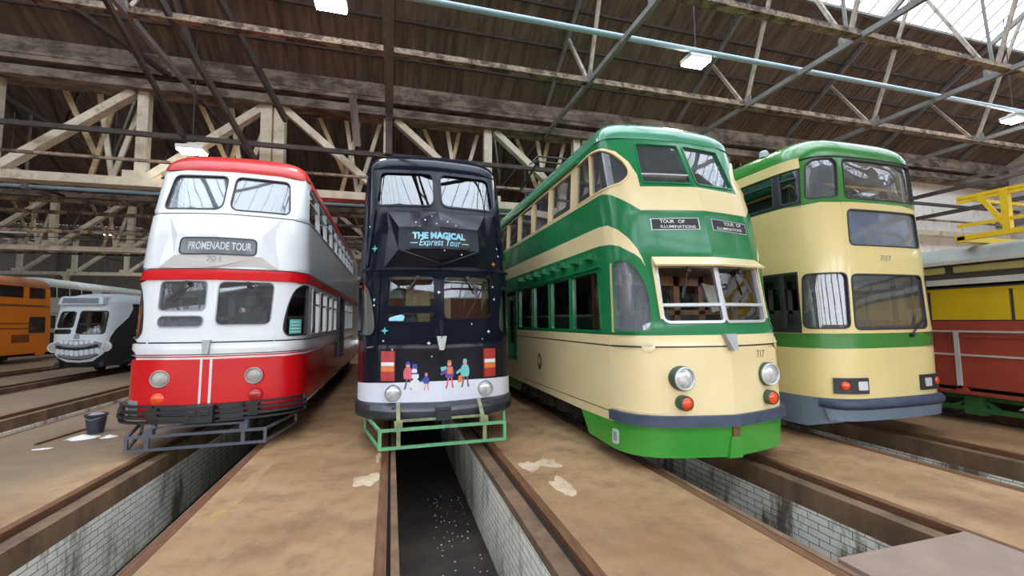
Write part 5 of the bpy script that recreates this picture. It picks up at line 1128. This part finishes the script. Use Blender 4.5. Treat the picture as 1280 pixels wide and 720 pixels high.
tag(MB().beam((-1.22, 13.66, 8.75), (-1.05, 13.64, 7.1), .22, .012, 0, (0, 1, 0)).build('loose_sheet', M['sheet']), 'loose strip of brown sheet hanging from the gutter left of the black tram', 'sheet strip')
for z, l in ((6.65, 'upper dark tie beam running away beside the whitewashed partition wall'), (5.77, 'lower dark tie beam running away beside the whitewashed partition wall')):
    tag(MB().box((20.93, 1.4, z - .07), (21.05, 13.6, z + .07)).build('tie_beam', M['beam_dark']), l, 'beam')
# high lamps
def high_lamp(x, y, z, rod, label):
    h = thing('ceiling_light', (x, y, z), label, 'lamp')
    bevel(MB().box((-.32, -.22, .02), (.32, .22, .14)).box((-.14, -.10, .14), (.14, .10, .24)).build('lamp_housing', M['lamp_body'], h), .03, 2)
    bevel(MB().box((-.29, -.19, -.02), (.29, .19, .02)).build('lamp_lens', M['led'], h), .01)
    MB().tube([(0, 0, .22), (0, 0, rod)], .015, 8).build('hanging_rod', M['beam_dark'], h)
    return h
high_lamp(-1.26, 9.05, 8.22, 3.6, 'lit lamp under the roof at the top edge above the red and black trams')
high_lamp(7.42, 8.85, 8.22, 3.7, 'lit lamp under the roof between the two green trams')
high_lamp(20.0, 8.9, 8.22, 3.6, 'lit lamp under the roof near the right edge')
high_lamp(-5.19, 13.15, 6.33, 3.2, 'lit lamp hanging before the girder just above the red roof')
for x, y in ((-15.0, 22.0), (-19, 36.0), (-12.0, 34.0), (-8, 46.0), (-18, 46)): high_lamp(x, y, 8.0, 2.5, {(-15.0, 22.0): 'added fill lamp in the far bay over the orange tram', (-19, 36.0): 'added fill lamp in the far bay behind the distant cream tram', (-12.0, 34.0): 'added fill lamp in the far bay behind the white-nosed tram', (-8, 46.0): 'added fill lamp by the end wall behind the red tram', (-18, 46): 'added fill lamp by the end wall at the far left'}[(x, y)])  # far-bay lamps added to brighten the left background
# walls
def wallbox(a, b, nm, mm): return struct(MB().box(a, b).build(nm, M[mm]))
wallbox((XR, -.5, -.3), (XR + .3, YB, VZ), 'wall_right', 'wall_white'); wallbox((XR, YF, 6.4), (XR + .3, -.5, VZ), 'wall_right_added_lintel', 'wall_white'); wallbox((XR, YF, -.3), (XR + .3, YF + .5, 6.4), 'wall_right_added_pier', 'wall_white'); wallbox((16.2, 14.37, -.3), (XR, 14.6, TZ - .05), 'wall_partition', 'wall_part'); wallbox((XL - .3, YF, -.3), (XL, YB, VZ), 'wall_left', 'wall_end')  # camera-end opening in the right wall is added for daylight and reflections
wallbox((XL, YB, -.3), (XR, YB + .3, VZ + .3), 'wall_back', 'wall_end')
for i in range(5):
    for nm, x in (('wall_right_gable', XR), ('wall_left_gable', XL - .3)):
        g = MB(); a, b, r = VAL[i], VAL[i + 1], VAL[i] + HB
        g.add([(x, a, VZ), (x, b, VZ), (x, r, RZ + .1), (x + .3, a, VZ), (x + .3, b, VZ), (x + .3, r, RZ + .1)], [(0, 2, 1), (3, 4, 5), (0, 3, 5, 2), (1, 2, 5, 4), (0, 1, 4, 3)]); struct(g.build(nm, M['wall_white']))
struct(MB().box((XR - .06, 12, 6.2), (XR, YB, 6.5)).build('trim_1', M['beam_grey'])); 
# front wall behind the camera: piers between tall open doorways, lintel above
fw = MB(); x = XL
DOORS = [-25 + 3.13 * 2 * k for k in range(9)]
DW = 5.3
px_ = XL
for c in DOORS:
    fw.box((px_, YF - .4, -.3), (c - DW / 2, YF, 6.2)); px_ = c + DW / 2
fw.box((px_, YF - .4, -.3), (XR, YF, 6.2)); fw.box((XL, YF - .4, 6.2), (XR, YF, VZ + .3))
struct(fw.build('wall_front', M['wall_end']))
struct(MB().box((-60, -70, -.4), (60, YF - .4, -.02)).build('ground_outside', M['cover']))
struct(MB().box((-60, -38, -.4), (60, -37.5, 3.2)).build('wall_yard', M['wall_red'])); struct(MB().box((-60, -38.1, 3.2), (60, -37.4, 3.5)).build('wall_yard_coping', M['letter_dim']))

# ================================================================= light, world, camera
struct(MB().box((58, -40, -.4), (58.5, 20, 3.4)).build('wall_yard', M['wall_white'])); struct(MB().box((XR + .3, -60, -.4), (60, 30, -.02)).build('ground_outside', M['cover']))  # unseen yard wall and ground added beyond the right opening, for reflections
w = bpy.data.worlds.new('overcast sky'); SC.world = w; w.use_nodes = True; nt = w.node_tree
bg = nt.nodes['Background']; tc = nt.nodes.new('ShaderNodeTexCoord'); sp_ = nt.nodes.new('ShaderNodeSeparateXYZ'); nt.links.new(tc.outputs['Generated'], sp_.inputs[0])
nt.links.new(ramp(nt, sp_.outputs[2], [(0.0, (.95, .97, 1.0)), (.5, (.80, .90, 1.0)), (1.0, (.86, .93, 1.0))]), bg.inputs[0]); bg.inputs[1].default_value = WORLD
def portal(loc, rot, sx, sy):
    l = bpy.data.lights.new('daylight_portal', 'AREA'); l.shape = 'RECTANGLE'; l.size = sx; l.size_y = sy; l.cycles.is_portal = True
    o = bpy.data.objects.new('daylight_portal', l); COL.objects.link(o); o.location = loc; o.rotation_euler = rot
portal((-1, YF - .2, 3.1), (PI / 2, 0, 0), 58, 6.2)
portal((XR + .4, -5.9, 3.2), (0, PI / 2, 0), 6.2, 10)
portal((-1, 6.2, RZ + .3), (0, 0, 0), 60, 7.4); portal((-1, -5.5, RZ + .3), (0, 0, 0), 60, 8.5)
cam = bpy.data.cameras.new('camera'); co = bpy.data.objects.new('camera', cam); COL.objects.link(co); SC.camera = co
f, pit, yaw, roll, h = 538.7969, .0759, .2737, -.0105, 1.7221
cam.sensor_width = 36; cam.lens = f / 1280 * 36; cam.clip_start = .05; cam.clip_end = 300
cy, sy, cp, sp2 = math.cos(yaw), math.sin(yaw), math.cos(pit), math.sin(pit)
fwd = Vector((sy * cp, cy * cp, sp2)); rt = Vector((cy, -sy, 0)); up = rt.cross(fwd)
r2 = math.cos(roll) * rt + math.sin(roll) * up; u2 = -math.sin(roll) * rt + math.cos(roll) * up
mw = Matrix.Identity(4)
for i in range(3): mw[i][0] = r2[i]; mw[i][1] = u2[i]; mw[i][2] = -fwd[i]; mw[i][3] = (0, 0, h)[i]
co.matrix_world = mw
vs_ = SC.view_settings; vs_.view_transform = 'Standard'; vs_.look = 'None'; vs_.gamma = 1; vs_.use_curve_mapping = False; vs_.exposure = EXPOSURE
SC.cycles.max_bounces = 10; SC.cycles.transparent_max_bounces = 16; SC.cycles.diffuse_bounces = 5; SC.cycles.glossy_bounces = 4
SC.cycles.sample_clamp_indirect = 8; SC.cycles.caustics_reflective = False; SC.cycles.caustics_refractive = False
